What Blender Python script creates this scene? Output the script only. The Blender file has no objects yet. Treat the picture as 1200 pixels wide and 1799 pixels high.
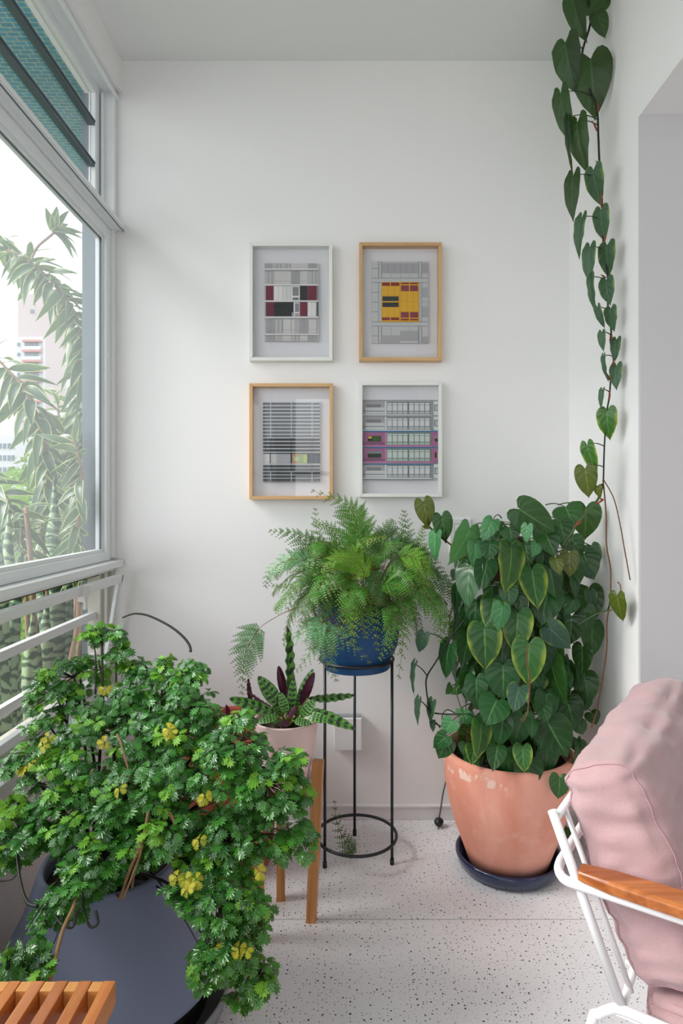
import bpy, math, random
from mathutils import Vector, Matrix
random.seed(7)
V = Vector
sc = bpy.context.scene
COL = sc.collection
# ---------------------------------------------------------------- camera
F = 1110.0; PX0 = 617.0; PY0 = 884.0; CAMZ = 1.123
cam_data = bpy.data.cameras.new('camera'); cam = bpy.data.objects.new('camera', cam_data)
COL.objects.link(cam); sc.camera = cam
cam.location = (0, 0, CAMZ); cam.rotation_euler = (math.pi / 2, 0, 0)
cam_data.sensor_fit = 'VERTICAL'; cam_data.sensor_height = 36.0
cam_data.lens = 36.0 * F / 1799.0
cam_data.shift_x = -(PX0 - 600.0) / 1799.0
cam_data.shift_y = -(899.5 - PY0) / 1799.0
cam_data.clip_start = 0.02; cam_data.clip_end = 1000
# ---------------------------------------------------------------- sky, light, exposure
SKY = 2.3
wd = bpy.data.worlds.new('overcast_sky'); sc.world = wd; wd.use_nodes = True
nt = wd.node_tree; nt.nodes.clear()
def wn(t, **k):
    n = nt.nodes.new(t)
    for a, b in k.items(): setattr(n, a, b)
    return n
w_out = wn('ShaderNodeOutputWorld'); w_bg = wn('ShaderNodeBackground')
w_tc = wn('ShaderNodeTexCoord'); w_no = wn('ShaderNodeTexNoise'); w_rp = wn('ShaderNodeValToRGB')
w_no.inputs['Scale'].default_value = 3.2; w_no.inputs['Detail'].default_value = 5
w_mp = wn('ShaderNodeMapping'); w_mp.inputs['Scale'].default_value = (1, 1, 2.6)
w_rp.color_ramp.elements[0].position = 0.36; w_rp.color_ramp.elements[0].color = (0.84, 0.90, 0.96, 1)
w_rp.color_ramp.elements[1].position = 0.60; w_rp.color_ramp.elements[1].color = (1.0, 1.0, 1.0, 1)
nt.links.new(w_tc.outputs['Generated'], w_mp.inputs['Vector']); nt.links.new(w_mp.outputs['Vector'], w_no.inputs['Vector'])
nt.links.new(w_no.outputs['Fac'], w_rp.inputs['Fac']); nt.links.new(w_rp.outputs['Color'], w_bg.inputs['Color'])
w_bg.inputs['Strength'].default_value = SKY
nt.links.new(w_bg.outputs['Background'], w_out.inputs['Surface'])
sun_d = bpy.data.lights.new('veiled_sun', 'SUN'); sun_d.energy = 2.9; sun_d.angle = math.radians(26); sun_d.color = (1.0, 0.97, 0.92)
sun = bpy.data.objects.new('veiled_sun', sun_d); COL.objects.link(sun)
SUN_FROM = V((-0.85, -0.17, 0.70))
sun.rotation_euler = (-SUN_FROM).to_track_quat('-Z', 'Y').to_euler()
def portal(name, loc, size, rot):
    d = bpy.data.lights.new(name, 'AREA'); d.shape = 'RECTANGLE'; d.size, d.size_y = size
    d.cycles.is_portal = True
    o = bpy.data.objects.new(name, d); COL.objects.link(o); o.location = loc; o.rotation_euler = rot
portal('window_portal', (-0.93, -0.35, 1.5), (2.3, 5.4), (0, -math.pi / 2, 0))
# unseen lamp added in the living room to fill in light
def lamp(name, loc, size, power, colr):
    d = bpy.data.lights.new(name, 'AREA'); d.shape = 'DISK'; d.size = size; d.energy = power; d.color = colr
    o = bpy.data.objects.new(name, d); COL.objects.link(o); o.location = loc
lamp('living_room_fill_light', (2.6, -0.4, 2.55), 0.6, 4.0, (1.0, 0.93, 0.86))
sc.view_settings.view_transform = 'Standard'; sc.view_settings.look = 'None'
sc.view_settings.gamma = 1.0; sc.view_settings.use_curve_mapping = False
sc.view_settings.exposure = 0.42
cy = sc.cycles
cy.use_denoising = True
cy.max_bounces = 10; cy.diffuse_bounces = 6; cy.glossy_bounces = 4; cy.transparent_max_bounces = 16; cy.transmission_bounces = 6
cy.caustics_reflective = False; cy.caustics_refractive = False; cy.sample_clamp_indirect = 6.0
# ---------------------------------------------------------------- helpers
def P(px, py, Y):
    return V(((px - PX0) * Y / F, Y, CAMZ - (py - PY0) * Y / F))
def lin(h):
    h = h.lstrip('#'); c = [int(h[i:i + 2], 16) / 255 for i in (0, 2, 4)]
    return tuple([x / 12.92 if x <= 0.04045 else ((x + 0.055) / 1.055) ** 2.4 for x in c] + [1.0])
class N:
    """small wrapper for building node trees"""
    def __init__(s, name):
        s.m = bpy.data.materials.new(name); s.m.use_nodes = True; s.t = s.m.node_tree; s.t.nodes.clear()
        s.out = s.n('ShaderNodeOutputMaterial')
    def n(s, t, **k):
        n = s.t.nodes.new(t)
        for a, b in k.items(): setattr(n, a, b)
        return n
    def set(s, sock, v):
        if isinstance(v, bpy.types.NodeSocket): s.t.links.new(v, sock)
        elif v is not None: sock.default_value = v
    def math(s, op, a, b=0.0, c=None):
        n = s.n('ShaderNodeMath', operation=op); s.set(n.inputs[0], a); s.set(n.inputs[1], b)
        if c is not None: s.set(n.inputs[2], c)
        return n.outputs[0]
    def mix(s, f, a, b, mode='MIX'):
        n = s.n('ShaderNodeMix', data_type='RGBA', blend_type=mode)
        s.set(n.inputs[0], f); s.set(n.inputs[6], a); s.set(n.inputs[7], b); return n.outputs[2]
    def smooth(s, x, a, b):
        n = s.n('ShaderNodeMapRange', interpolation_type='SMOOTHSTEP')
        s.set(n.inputs[0], x); n.inputs[1].default_value = a; n.inputs[2].default_value = b
        return n.outputs[0]
    def noise(s, scale, detail=3, vec=None, rough=0.5, dist=0.0):
        n = s.n('ShaderNodeTexNoise'); n.inputs['Scale'].default_value = scale; n.inputs['Detail'].default_value = detail
        n.inputs['Roughness'].default_value = rough; n.inputs['Distortion'].default_value = dist
        s.set(n.inputs['Vector'], vec if vec is not None else s.obj()); return n.outputs['Fac']
    def obj(s):
        if not hasattr(s, '_o'): s._o = s.n('ShaderNodeTexCoord').outputs['Object']
        return s._o
    def mapped(s, scale=(1, 1, 1), loc=(0, 0, 0), rot=(0, 0, 0), vec=None):
        n = s.n('ShaderNodeMapping'); n.inputs['Scale'].default_value = scale; n.inputs['Location'].default_value = loc
        n.inputs['Rotation'].default_value = rot; s.set(n.inputs['Vector'], vec if vec is not None else s.obj()); return n.outputs[0]
    def bump(s, h, strength=0.2, dist=0.002):
        n = s.n('ShaderNodeBump'); n.inputs['Strength'].default_value = strength; n.inputs['Distance'].default_value = dist
        s.set(n.inputs['Height'], h); return n.outputs[0]
    def pr(s, color, rough=0.5, normal=None, spec=0.5, metal=0.0, coat=0.0, sheen=0.0, alpha=None):
        n = s.n('ShaderNodeBsdfPrincipled'); s.set(n.inputs['Base Color'], color); s.set(n.inputs['Roughness'], rough)
        n.inputs['Specular IOR Level'].default_value = spec; n.inputs['Metallic'].default_value = metal
        n.inputs['Coat Weight'].default_value = coat; n.inputs['Sheen Weight'].default_value = sheen
        if normal is not None: s.set(n.inputs['Normal'], normal)
        return n.outputs[0]
    def mixs(s, f, a, b):
        n = s.n('ShaderNodeMixShader'); s.set(n.inputs[0], f); s.set(n.inputs[1], a); s.set(n.inputs[2], b); return n.outputs[0]
    def done(s, shader):
        s.set(s.out.inputs['Surface'], shader); return s.m
def plain(name, h, rough=0.5, var=0.06, scale=8, spec=0.5, metal=0.0, coat=0.0, bump=0.0, bscale=60, sheen=0.0):
    m = N(name); c = lin(h)
    a = tuple([x * (1 - var) for x in c[:3]] + [1]); b = tuple([min(1, x * (1 + var)) for x in c[:3]] + [1])
    col = m.mix(m.noise(scale, 4), a, b)
    nm = m.bump(m.noise(bscale, 4), bump) if bump else None
    return m.done(m.pr(col, rough, nm, spec, metal, coat, sheen))
def wood(name, h1, h2, scale=1.0, axis='Y', rough=0.38, coat=0.15):
    m = N(name); sc_ = {'X': (3, 55, 55), 'Y': (55, 3, 55), 'Z': (55, 55, 3)}[axis]
    vec = m.mapped(tuple(x * scale for x in sc_))
    oi = m.n('ShaderNodeObjectInfo').outputs['Random']
    va = m.n('ShaderNodeVectorMath', operation='ADD'); m.set(va.inputs[0], vec)
    cx = m.n('ShaderNodeCombineXYZ'); m.set(cx.inputs[0], m.math('MULTIPLY', oi, 30.0)); m.set(va.inputs[1], cx.outputs[0])
    f = m.noise(1.0, 6, va.outputs[0], 0.65, 0.8)
    g = m.smooth(f, 0.3, 0.72)
    col = m.mix(g, lin(h1), lin(h2))
    col = m.mix(m.math('MULTIPLY', m.math('SUBTRACT', oi, 0.5), 0.35), col, (1, .8, .6, 1), 'SOFT_LIGHT')
    return m.done(m.pr(col, rough, m.bump(f, 0.12, 0.001), 0.5, 0, coat))
# materials
M = {}
def wallmat(name, h, mott=0.03):
    m = N(name); c = lin(h)
    col = m.mix(m.noise(1.7, 3), tuple([x * (1 - mott) for x in c[:3]] + [1]), c)
    return m.done(m.pr(col, 0.85, m.bump(m.noise(140, 4), 0.05, 0.001), 0.25))
M['wall'] = wallmat('white_wall_paint', 'EDECEB')
M['wallr'] = wallmat('white_wall_paint_right', 'EFEEED')
M['wallg'] = wallmat('pale_grey_wall', 'CDCBCD')  # greyer tone than the other walls
M['ceil'] = wallmat('white_ceiling_paint', 'E4E5E4')
M['base'] = plain('white_baseboard_paint', 'DCDADA', 0.45, 0.02)
def aged(name, h, dirt=0.5):
    m = N(name); c = lin(h)
    n1 = m.noise(9, 5, m.mapped((1, 1, 2.2)), 0.7)
    f = m.smooth(n1, 0.60, 0.80)
    col = m.mix(m.math('MULTIPLY', f, dirt), c, lin('9A9B90'))
    sp = m.smooth(m.noise(70, 3), 0.74, 0.80)
    col = m.mix(m.math('MULTIPLY', sp, dirt), col, lin('5A5347'))
    return m.done(m.pr(col, 0.42, m.bump(n1, 0.15, 0.001), 0.5))
M['frame'] = aged('white_window_paint', 'E4E8E9', 0.14)
M['frame_old'] = aged('worn_window_paint', 'C2BFB2', 0.8)
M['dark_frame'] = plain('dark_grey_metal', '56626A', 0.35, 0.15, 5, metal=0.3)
M['rust'] = plain('rusty_edge', '5E4736', 0.8, 0.3, 30)
# window glass: thin pane, weakly reflecting, with a pale haze mixed in for veiling reflections
def glass(name, haze, hazecol='E8F0F4', refl=1.0, tint=(1, 1, 1, 1)):
    m = N(name)
    lw_ = m.n('ShaderNodeLayerWeight'); lw_.inputs['Blend'].default_value = 0.5
    fr = m.math('MULTIPLY_ADD', m.math('POWER', lw_.outputs['Facing'], 5.0), 0.96, 0.04)
    tr = m.n('ShaderNodeBsdfTransparent'); tr.inputs[0].default_value = tint
    gl = m.n('ShaderNodeBsdfGlossy'); gl.inputs['Roughness'].default_value = 0.01
    di = m.n('ShaderNodeBsdfTranslucent'); di.inputs[0].default_value = lin(hazecol)
    base = m.mixs(m.math('MULTIPLY', fr, refl), tr.outputs[0], gl.outputs[0])
    if haze > 0:
        f = m.math('MULTIPLY', m.smooth(m.noise(1.3, 4, m.mapped((1, 1, 1))), 0.2, 0.8), haze * 0.7)
        base = m.mixs(m.math('ADD', f, haze * 0.5), base, di.outputs[0])
    return m.done(base)
M['glass'] = glass('hazy_window_glass', 0.055)
M['glass_low'] = glass('lower_window_glass', 0.0)
M['glass_pic'] = glass('picture_glass', 0.0, refl=0.9)
def terrazzo():
    m = N('terrazzo'); o = m.obj()
    base = m.mix(m.noise(3, 4), lin('E2E2E5'), lin('EEEEF1'))
    base = m.mix(m.smooth(m.noise(300, 2), 0.55, 0.75), base, lin('D2D0D1'))
    col = base
    for sc_, r0, r1, hexes in ((66, 0.02, 0.16, ('17171B', '2A2B31')), (110, 0.03, 0.17, ('25262D', '4A4B52')), (40, -0.12, 0.10, ('111115', '1E1E22'))):
        wob = m.n('ShaderNodeTexNoise'); wob.inputs['Scale'].default_value = sc_ * 3.0; m.set(wob.inputs['Vector'], o)
        va = m.n('ShaderNodeVectorMath', operation='MULTIPLY_ADD'); m.set(va.inputs[0], wob.outputs['Color']); va.inputs[1].default_value = (0.16 / sc_,) * 3; m.set(va.inputs[2], o)
        vo = m.n('ShaderNodeTexVoronoi', voronoi_dimensions='2D'); vo.inputs['Scale'].default_value = sc_; m.set(vo.inputs['Vector'], va.outputs[0])
        sp = m.n('ShaderNodeSeparateColor'); m.set(sp.inputs[0], vo.outputs['Color'])
        thr = m.math('MULTIPLY_ADD', m.math('POWER', sp.outputs[0], 1.6), r1 - r0, r0)
        keep = m.math('GREATER_THAN', sp.outputs[1], 0.30)
        f = m.math('MULTIPLY', m.math('LESS_THAN', vo.outputs['Distance'], thr), keep)
        col = m.mix(f, col, m.mix(sp.outputs[2], lin(hexes[0]), lin(hexes[1])))
    ve = m.n('ShaderNodeTexVoronoi', feature='DISTANCE_TO_EDGE'); ve.inputs['Scale'].default_value = 3.1
    wv = m.n('ShaderNodeTexNoise'); wv.inputs['Scale'].default_value = 7; wv.inputs['Detail'].default_value = 6; m.set(wv.inputs['Vector'], o)
    va = m.n('ShaderNodeVectorMath', operation='MULTIPLY_ADD'); m.set(va.inputs[0], wv.outputs['Color']); va.inputs[1].default_value = (0.35,) * 3; m.set(va.inputs[2], o)
    m.set(ve.inputs['Vector'], va.outputs[0])
    cr = m.math('MULTIPLY', m.math('LESS_THAN', ve.outputs['Distance'], 0.0035), m.smooth(m.noise(2.3, 2), 0.5, 0.62))
    col = m.mix(m.math('MULTIPLY', cr, 0.22), col, lin('8C8784'))
    return m.done(m.pr(col, 0.38, None, 0.4))
M['terrazzo'] = terrazzo()
M['joint'] = plain('grey_joint', 'B4B4B6', 0.4, 0.05)

class MB:
    def __init__(s): s.v = []; s.f = []; s.uv = []; s.mi = []; s.sm = []; s.col = []; s.hasuv = False
    def add(s, vs, fs, uvs=None, mi=0, smooth=False, col=None):
        b = len(s.v); s.v.extend([tuple(p) for p in vs])
        if uvs is not None: s.hasuv = True; s.uv.extend(uvs)
        else: s.uv.extend([(0.5, 0.5)] * len(vs))
        for f in fs:
            s.f.append(tuple(i + b for i in f)); s.mi.append(mi); s.sm.append(smooth); s.col.append(col)
        return s
    def box(s, a, b, mi=0, col=None):
        x0, y0, z0 = a; x1, y1, z1 = b
        if x0 > x1: x0, x1 = x1, x0
        if y0 > y1: y0, y1 = y1, y0
        if z0 > z1: z0, z1 = z1, z0
        vs = [(x0, y0, z0), (x1, y0, z0), (x1, y1, z0), (x0, y1, z0), (x0, y0, z1), (x1, y0, z1), (x1, y1, z1), (x0, y1, z1)]
        return s.add(vs, [(0, 3, 2, 1), (4, 5, 6, 7), (0, 1, 5, 4), (1, 2, 6, 5), (2, 3, 7, 6), (3, 0, 4, 7)], mi=mi, col=col)
    def beam(s, p, q, w, h, up=V((0, 0, 1)), w2=None, h2=None, mi=0):
        """rectangular bar from p to q, w across, h along 'up'"""
        p = V(p); q = V(q); d = (q - p).normalized(); x = d.cross(V(up)).normalized(); z = x.cross(d)
        w2 = w2 or w; h2 = h2 or h; vs = []
        for c, a, b in ((p, w, h), (q, w2, h2)):
            for sx, sz in ((-1, -1), (1, -1), (1, 1), (-1, 1)): vs.append(c + x * sx * a / 2 + z * sz * b / 2)
        return s.add(vs, [(0, 3, 2, 1)[::-1], (4, 5, 6, 7), (0, 1, 5, 4), (1, 2, 6, 5), (2, 3, 7, 6), (3, 0, 4, 7)], mi=mi)
    def tube(s, pts, r, n=8, cap=True, mi=0, closed=False):
        pts = [V(p) for p in pts]; k = len(pts)
        rs = r if isinstance(r, (list, tuple)) else [r] * k
        ref = None; vs = []
        for i, p in enumerate(pts):
            if closed: d = (pts[(i + 1) % k] - pts[i - 1]).normalized()
            else: d = (pts[min(i + 1, k - 1)] - pts[max(i - 1, 0)])
            d = d.normalized() if d.length > 1e-9 else V((0, 0, 1))
            if ref is None:
                ref = d.orthogonal().normalized()
            ref = (ref - d * ref.dot(d)).normalized(); b = d.cross(ref)
            for j in range(n):
                a = 2 * math.pi * j / n; vs.append(p + (ref * math.cos(a) + b * math.sin(a)) * rs[i])
        fs = []
        for i in range(k if closed else k - 1):
            i2 = (i + 1) % k
            for j in range(n):
                j2 = (j + 1) % n; fs.append((i * n + j, i * n + j2, i2 * n + j2, i2 * n + j))
        s.add(vs, fs, mi=mi, smooth=True)
        if cap and not closed:
            b = len(s.v) - len(vs)
            for base, rev in ((0, True), ((k - 1) * n, False)):
                f = tuple(b + base + j for j in range(n)); s.f.append(f[::-1] if rev else f); s.mi.append(mi); s.sm.append(False); s.col.append(None)
        return s
    def lathe(s, prof, c=(0, 0, 0), n=48, mi=0, smooth=True):
        cx, cy_, cz = c; vs = []; fs = []; k = len(prof)
        for r, z in prof:
            for j in range(n):
                a = 2 * math.pi * j / n; vs.append((cx + r * math.cos(a), cy_ + r * math.sin(a), cz + z))
        for i in range(k - 1):
            for j in range(n):
                j2 = (j + 1) % n; fs.append((i * n + j, i * n + j2, (i + 1) * n + j2, (i + 1) * n + j))
        return s.add(vs, fs, mi=mi, smooth=smooth)
    def build(s, name, mats, parent=None, bevel=0.0, segs=2, origin=None):
        me = bpy.data.meshes.new(name)
        o = origin if origin is not None else (parent.location if parent is not None else V((0, 0, 0)))
        if parent is not None: o = V(WL.get(parent.name, parent.location))
        me.from_pydata([(x - o[0], y - o[1], z - o[2]) for x, y, z in s.v], [], s.f)
        if not isinstance(mats, (list, tuple)): mats = [mats]
        for m in mats: me.materials.append(m)
        me.polygons.foreach_set('material_index', s.mi); me.polygons.foreach_set('use_smooth', s.sm)
        if s.hasuv:
            ul = me.uv_layers.new(name='UVMap'); li = [0] * len(me.loops); me.loops.foreach_get('vertex_index', li)
            flat = []
            for i in li: flat.extend(s.uv[i])
            ul.data.foreach_set('uv', flat)
        if any(c is not None for c in s.col):
            ca = me.color_attributes.new('ink', 'FLOAT_COLOR', 'CORNER'); flat = []
            for p, c in zip(me.polygons, s.col):
                for _ in range(p.loop_total): flat.extend(c or (1, 1, 1, 1))
            ca.data.foreach_set('color', flat)
        me.update()
        ob = bpy.data.objects.new(name, me); COL.objects.link(ob)
        if parent is not None:
            ob.parent = parent; WL[ob.name] = tuple(o)
        else:
            ob.location = o; WL[ob.name] = tuple(o)
        if bevel:
            md = ob.modifiers.new('bevel', 'BEVEL'); md.width = bevel; md.segments = segs; md.limit_method = 'ANGLE'; md.angle_limit = math.radians(40)
        return ob
WL = {}   # world location of each object that parents others
def thing(name, label, cat, loc, group=None):
    o = bpy.data.objects.new(name, None); COL.objects.link(o); o.location = loc; o.empty_display_size = 0.05
    WL[o.name] = tuple(loc); o['label'] = label; o['category'] = cat
    if group: o['group'] = group
    return o
def tag(o, label, cat, group=None):
    o['label'] = label; o['category'] = cat
    if group: o['group'] = group
    return o
def struct(o): o['kind'] = 'structure'; return o
def frame_matrix(at, direc, normal):
    y = V(direc).normalized(); z = V(normal); z = z - y * z.dot(y)
    z = z.normalized() if z.length > 1e-6 else y.orthogonal().normalized()
    x = y.cross(z); m = Matrix((x, y, z)).transposed().to_4x4(); m.translation = at; return m
def leaf_obj(name, mesh, parent, at, direc, normal, s):
    """one leaf: mesh local Y = along, Z = upper face; s scalar or (sx, sy, sz)"""
    if not isinstance(s, (tuple, list)): s = (s, s, s)
    m = frame_matrix(V(at) - V(WL[parent.name]), direc, normal) @ Matrix.Diagonal((*s, 1))
    o = bpy.data.objects.new(name, mesh); COL.objects.link(o); o.parent = parent; o.matrix_basis = m; return o
def bez(p, q, r, n=10):
    return [(1 - t) ** 2 * V(p) + 2 * t * (1 - t) * V(q) + t * t * V(r) for t in [i / n for i in range(n + 1)]]
def smoothpath(pts, n=6):
    pts = [V(p) for p in pts]; out = []
    for i in range(len(pts) - 1):
        p0 = pts[max(i - 1, 0)]; p1 = pts[i]; p2 = pts[i + 1]; p3 = pts[min(i + 2, len(pts) - 1)]
        for k in range(n):
            t = k / n
            out.append(0.5 * ((2 * p1) + (p2 - p0) * t + (2 * p0 - 5 * p1 + 4 * p2 - p3) * t * t + (3 * p1 - p0 - 3 * p2 + p3) * t ** 3))
    out.append(pts[-1]); return out
rnd = random.uniform
def rvec(s=1.0): return V((rnd(-1, 1), rnd(-1, 1), rnd(-1, 1))) * s

# ================================================================ THE ROOM
WX = -0.815; RX = 0.777; BY = 2.253; H = 2.70; BACK = -3.0
fl = MB().box((-0.95, BACK - .1, -0.06), (4.0, BY + .1, -0.012)); floor = struct(fl.build('floor', M['joint']))
JY = 1.705
for y0, y1 in ((JY + 0.002, BY + .02), (0.0, JY - 0.002), (-1.7, -0.004), (BACK, -1.704)):
    MB().box((-0.85, y0, -0.012), (4.0, y1, 0.0)).build('slab', M['terrazzo'], floor)
MB().box((-0.85, JY - 0.002, -0.012), (4.0, JY + 0.002, -0.0008)).build('joint_strip', M['joint'], floor)
struct(MB().box((-1.0, BACK - .1, H), (4.1, BY + .15, H + .12)).build('ceiling', M['ceil']))
struct(MB().box((-0.90, BY, -0.06), (RX + .2, BY + .15, H)).build('wall_back', M['wall']))
# right wall: pier up to the opening, lintel over the opening
OPY = 1.709; OPZ = 2.168
rw = MB().box((RX, OPY, 0), (RX + 0.28, BY, H)).box((RX, BACK, OPZ), (RX + 0.28, OPY, H))
struct(rw.build('wall_right', M['wallr']))
struct(MB().box((RX, OPY - .012, 0), (4.0, OPY, OPZ)).build('wall_living_room', M['wallg']))
struct(MB().box((4.0, BACK, 0), (4.1, OPY, H)).build('wall_far_right', M['wall']))
# end wall behind the camera, with a glazed door at its left
ew = MB().box((-0.95, BACK - .1, 2.42), (4.1, BACK, H)).box((0.15, BACK - .1, 0), (4.1, BACK, 2.42)).box((-0.95, BACK - .1, 0), (-0.72, BACK, 2.42))
struct(ew.build('wall_end', M['wall']))
dr = struct(MB().box((-0.72, BACK - .06, 0), (-0.66, BACK - .02, 2.42)).box((0.09, BACK - .06, 0), (0.15, BACK - .02, 2.42)).box((-0.66, BACK - .06, 2.36), (0.09, BACK - .02, 2.42)).box((-0.66, BACK - .06, 0), (0.09, BACK - .02, 0.35)).box((-0.66, BACK - .06, 1.45), (0.09, BACK - .02, 1.50)).build('door_1', M['frame']))
MB().box((-0.66, BACK - .042, .35), (0.09, BACK - .038, 2.36)).build('pane', M['glass_low'], dr)
# left wall: below the sill and the strip over the windows
lw = MB().box((-0.95, BACK, 0), (WX, BY, 0.455)).box((-0.95, BACK, 2.585), (WX, BY, H))
struct(lw.build('wall_left', M['wall']))
struct(MB().box((-0.93, BACK, 0.455), (-0.79, BY - .001, 0.485)).build('trim_1', M['frame'], bevel=.003))
bb = MB().box((WX, BY - .014, 0), (RX, BY, 0.05)).box((WX, BY - .017, 0.044), (RX, BY, 0.052))
struct(bb.build('baseboard_back', M['base'], bevel=.002))
struct(MB().box((RX - .014, OPY, 0), (RX, BY - .017, 0.05)).build('baseboard_right', M['base'], bevel=.002))
struct(MB().box((WX, BACK, 0), (WX + .014, BY - .017, 0.05)).build('baseboard_left', M['base'], bevel=.002))
# ---- windows. Units along Y; the first one is the one in view
YE = 2.252
units = [(0.12, YE), (-1.75, 0.08), (BACK + .02, -1.79)]
wno = 0
for ui, (ya, yb) in enumerate(units):
    # outer frame + transom window
    wno += 1
    f = MB()
    f.box((-0.90, yb - 0.025, 2.10), (-0.835, yb, 2.585)).box((-0.90, ya, 2.10), (-0.835, ya + .025, 2.585))     # jambs
    f.box((-0.90, ya, 2.572), (-0.835, yb, 2.585)).box((-0.838, ya, 2.556), (-0.828, yb, 2.572))
    up = struct(f.build('window_%d' % wno, M['frame'], bevel=.002))
    s = MB()
    s.box((-0.905, yb - .075, 2.10), (-0.881, yb - .025, 2.572)).box((-0.905, ya + .025, 2.10), (-0.881, ya + .075, 2.572)).box((-0.905, ya + .075, 2.538), (-0.881, yb - .075, 2.572)).box((-0.905, ya + .075, 2.10), (-0.881, yb - .075, 2.13))
    s.box((-0.875, yb - .045, 2.10), (-0.868, yb - .025, 2.56))
    s.build('sash_frame', M['frame'], up, bevel=.0015)
    for z in (2.435, 2.292):
        MB().box((-0.905, ya + .075, z - .010), (-0.884, yb - .075, z + .005)).box((-0.884, ya + .075, z + .001), (-0.881, yb - .075, z + .005)).build('glazing_bar', M['dark_frame'], up)
    for z0, z1 in ((2.13, 2.278), (2.301, 2.421), (2.444, 2.538)):
        MB().box((-0.900, ya + .075, z0), (-0.896, yb - .075, z1)).build('pane', M['glass_low'], up)
    # mid rail that stands proud
    wno += 1
    r = MB().box((-0.90, ya, 2.085), (-0.835, yb, 2.105)).box((-0.880, ya, 2.092), (-0.812, yb, 2.120)).box((-0.835, ya, 2.100), (-0.808, yb, 2.112))
    r.box((-0.90, yb - 0.030, 0.93), (-0.838, yb, 2.085)).box((-0.90, ya, 0.93), (-0.838, ya + .03, 2.085))
    r.box((-0.92, ya, 0.900), (-0.808, yb, 0.922)).box((-0.90, ya, 0.885), (-0.84, yb, 0.90))
    mw = struct(r.build('window_%d' % wno, M['frame'], bevel=.002))
    s = MB()
    for x0, x1, e in ((-0.868, -0.846, 0.0), (-0.880, -0.858, 0.012)):
        y0, y1, z0, z1 = ya + .032 + e, yb - .032 - e, 0.924 + e, 2.083 - e; w = .036
        s.box((x0, y1 - w, z0), (x1, y1, z1)).box((x0, y0, z0), (x1, y0 + w, z1)).box((x0, y0 + w, z0), (x1, y1 - w, z0 + w * .8)).box((x0, y0 + w, z1 - w), (x1, y1 - w, z1))
    s.build('sash_frame', M['frame'], mw, bevel=.0015)
    ga, gb, g0, g1 = ya + .080, yb - .080, 0.9648, 2.035
    MB().box((-0.866, gb - .001, g0), (-0.8585, gb + .003, g1)).box((-0.866, ga - .003, g0), (-0.8585, ga + .001, g1)).box((-0.866, ga, g1 - .001), (-0.8585, gb, g1 + .003)).box((-0.8118, ya + .001, 2.0885), (-0.8095, yb - .001, 2.0925)).build('gasket_and_gap_shade', M['dark_frame'], mw)  # pane gasket, plus a dark strip painting the shaded gap under the mid rail
    MB().box((-0.872, ya + .07, 0.95), (-0.868, yb - .07, 2.05)).build('pane', M['glass'], mw)
    if ui == 0:
        g = MB()
        for i in range(14):   # screw heads and putty lumps on the stile
            g.lathe([(0, .002), (.0025, .0015), (.003, 0)], (0, 0, 0), 6)
        bm_ = MB()
        for z in (1.02, 1.34, 1.62, 1.80, 1.95, 2.0):
            bm_.box((-0.847, yb - .052, z), (-0.8445, yb - .048, z + .004))
        bm_.build('screw', M['base'], mw)
    # lower window: fixed frame, two fixed bars, sash tilted into the room
    wno += 1
    f = MB()
    f.box((-0.915, yb - 0.060, 0.485), (-0.870, yb, 0.886)).box((-0.915, ya, 0.485), (-0.870, ya + .06, 0.886))
    f.box((-0.870, yb - 0.022, 0.485), (-0.845, yb, 0.886)).box((-0.862, yb - .048, 0.485), (-0.852, yb - .040, 0.886))
    f.box((-0.915, ya, 0.485), (-0.86, yb, 0.515))
    low = struct(f.build('window_%d' % wno, M['frame_old'], bevel=.002))
    MB().box((-0.915, ya + .06, .872), (-0.875, yb - .05, .8865)).build('head_rail', M['rust'], low)
    for z in (0.735, 0.592):
        MB().box((-0.905, ya + .06, z - .014), (-0.885, yb - .06, z + .012)).build('grille_bar', M['frame'], low, bevel=.002)
    # tilted sash: foot (X -0.862, Z .515), head (X -0.803, Z .877)
    lo = V((-0.858, 0, 0.512)); hi = V((-0.800, 0, 0.877)); d = (hi - lo).normalized(); nn = V((d.z, 0, -d.x))
    def SP(y, t, off=0.0): q = lo + (hi - lo) * t + nn * off; return V((q.x, y, q.z))
    y0, y1 = ya + .045, yb - .050
    s = MB()
    s.beam(SP(y0, .962), SP(y1, .962), .028, .018, up=nn)
    s.beam(SP(y0, .035), SP(y1, .035), .028, .018, up=nn)
    for y in (y0 + .009, y1 - .009): s.beam(SP(y, 0), SP(y, 1), .018, .018, up=nn)
    s.beam(SP(y1 - .026, .03), SP(y1 - .026, .95), .012, .012, up=nn)
    sash = s.build('tilted_sash', M['frame'], low, bevel=.0015)
    MB().beam(SP(y0 + .02, .5, -.002), SP(y1 - .02, .5, -.002), (hi - lo).length * .86, .003, up=nn).build('pane', M['glass_low'], sash)
    if ui == 0:
        yc = 1.87
        l = MB().beam(SP(yc - .018, .965, .014), SP(yc + .018, .965, .014), .036, .014, up=nn)
        l.beam(SP(yc + .004, .93, .016), SP(yc + .004, .82, .022), .014, .008, up=nn)
        l.beam(SP(yc - .012, .90, .012), SP(yc + .012, .90, .012), .012, .02, up=nn)
        l.build('latch', M['base'], sash, bevel=.001)
# mullions between the units
for y in (0.10, -1.77):
    struct(MB().box((-0.92, y - .02, .485), (-0.835, y + .02, 2.585)).build('trim_%d' % (2 + (y < 0)), M['frame']))
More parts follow.
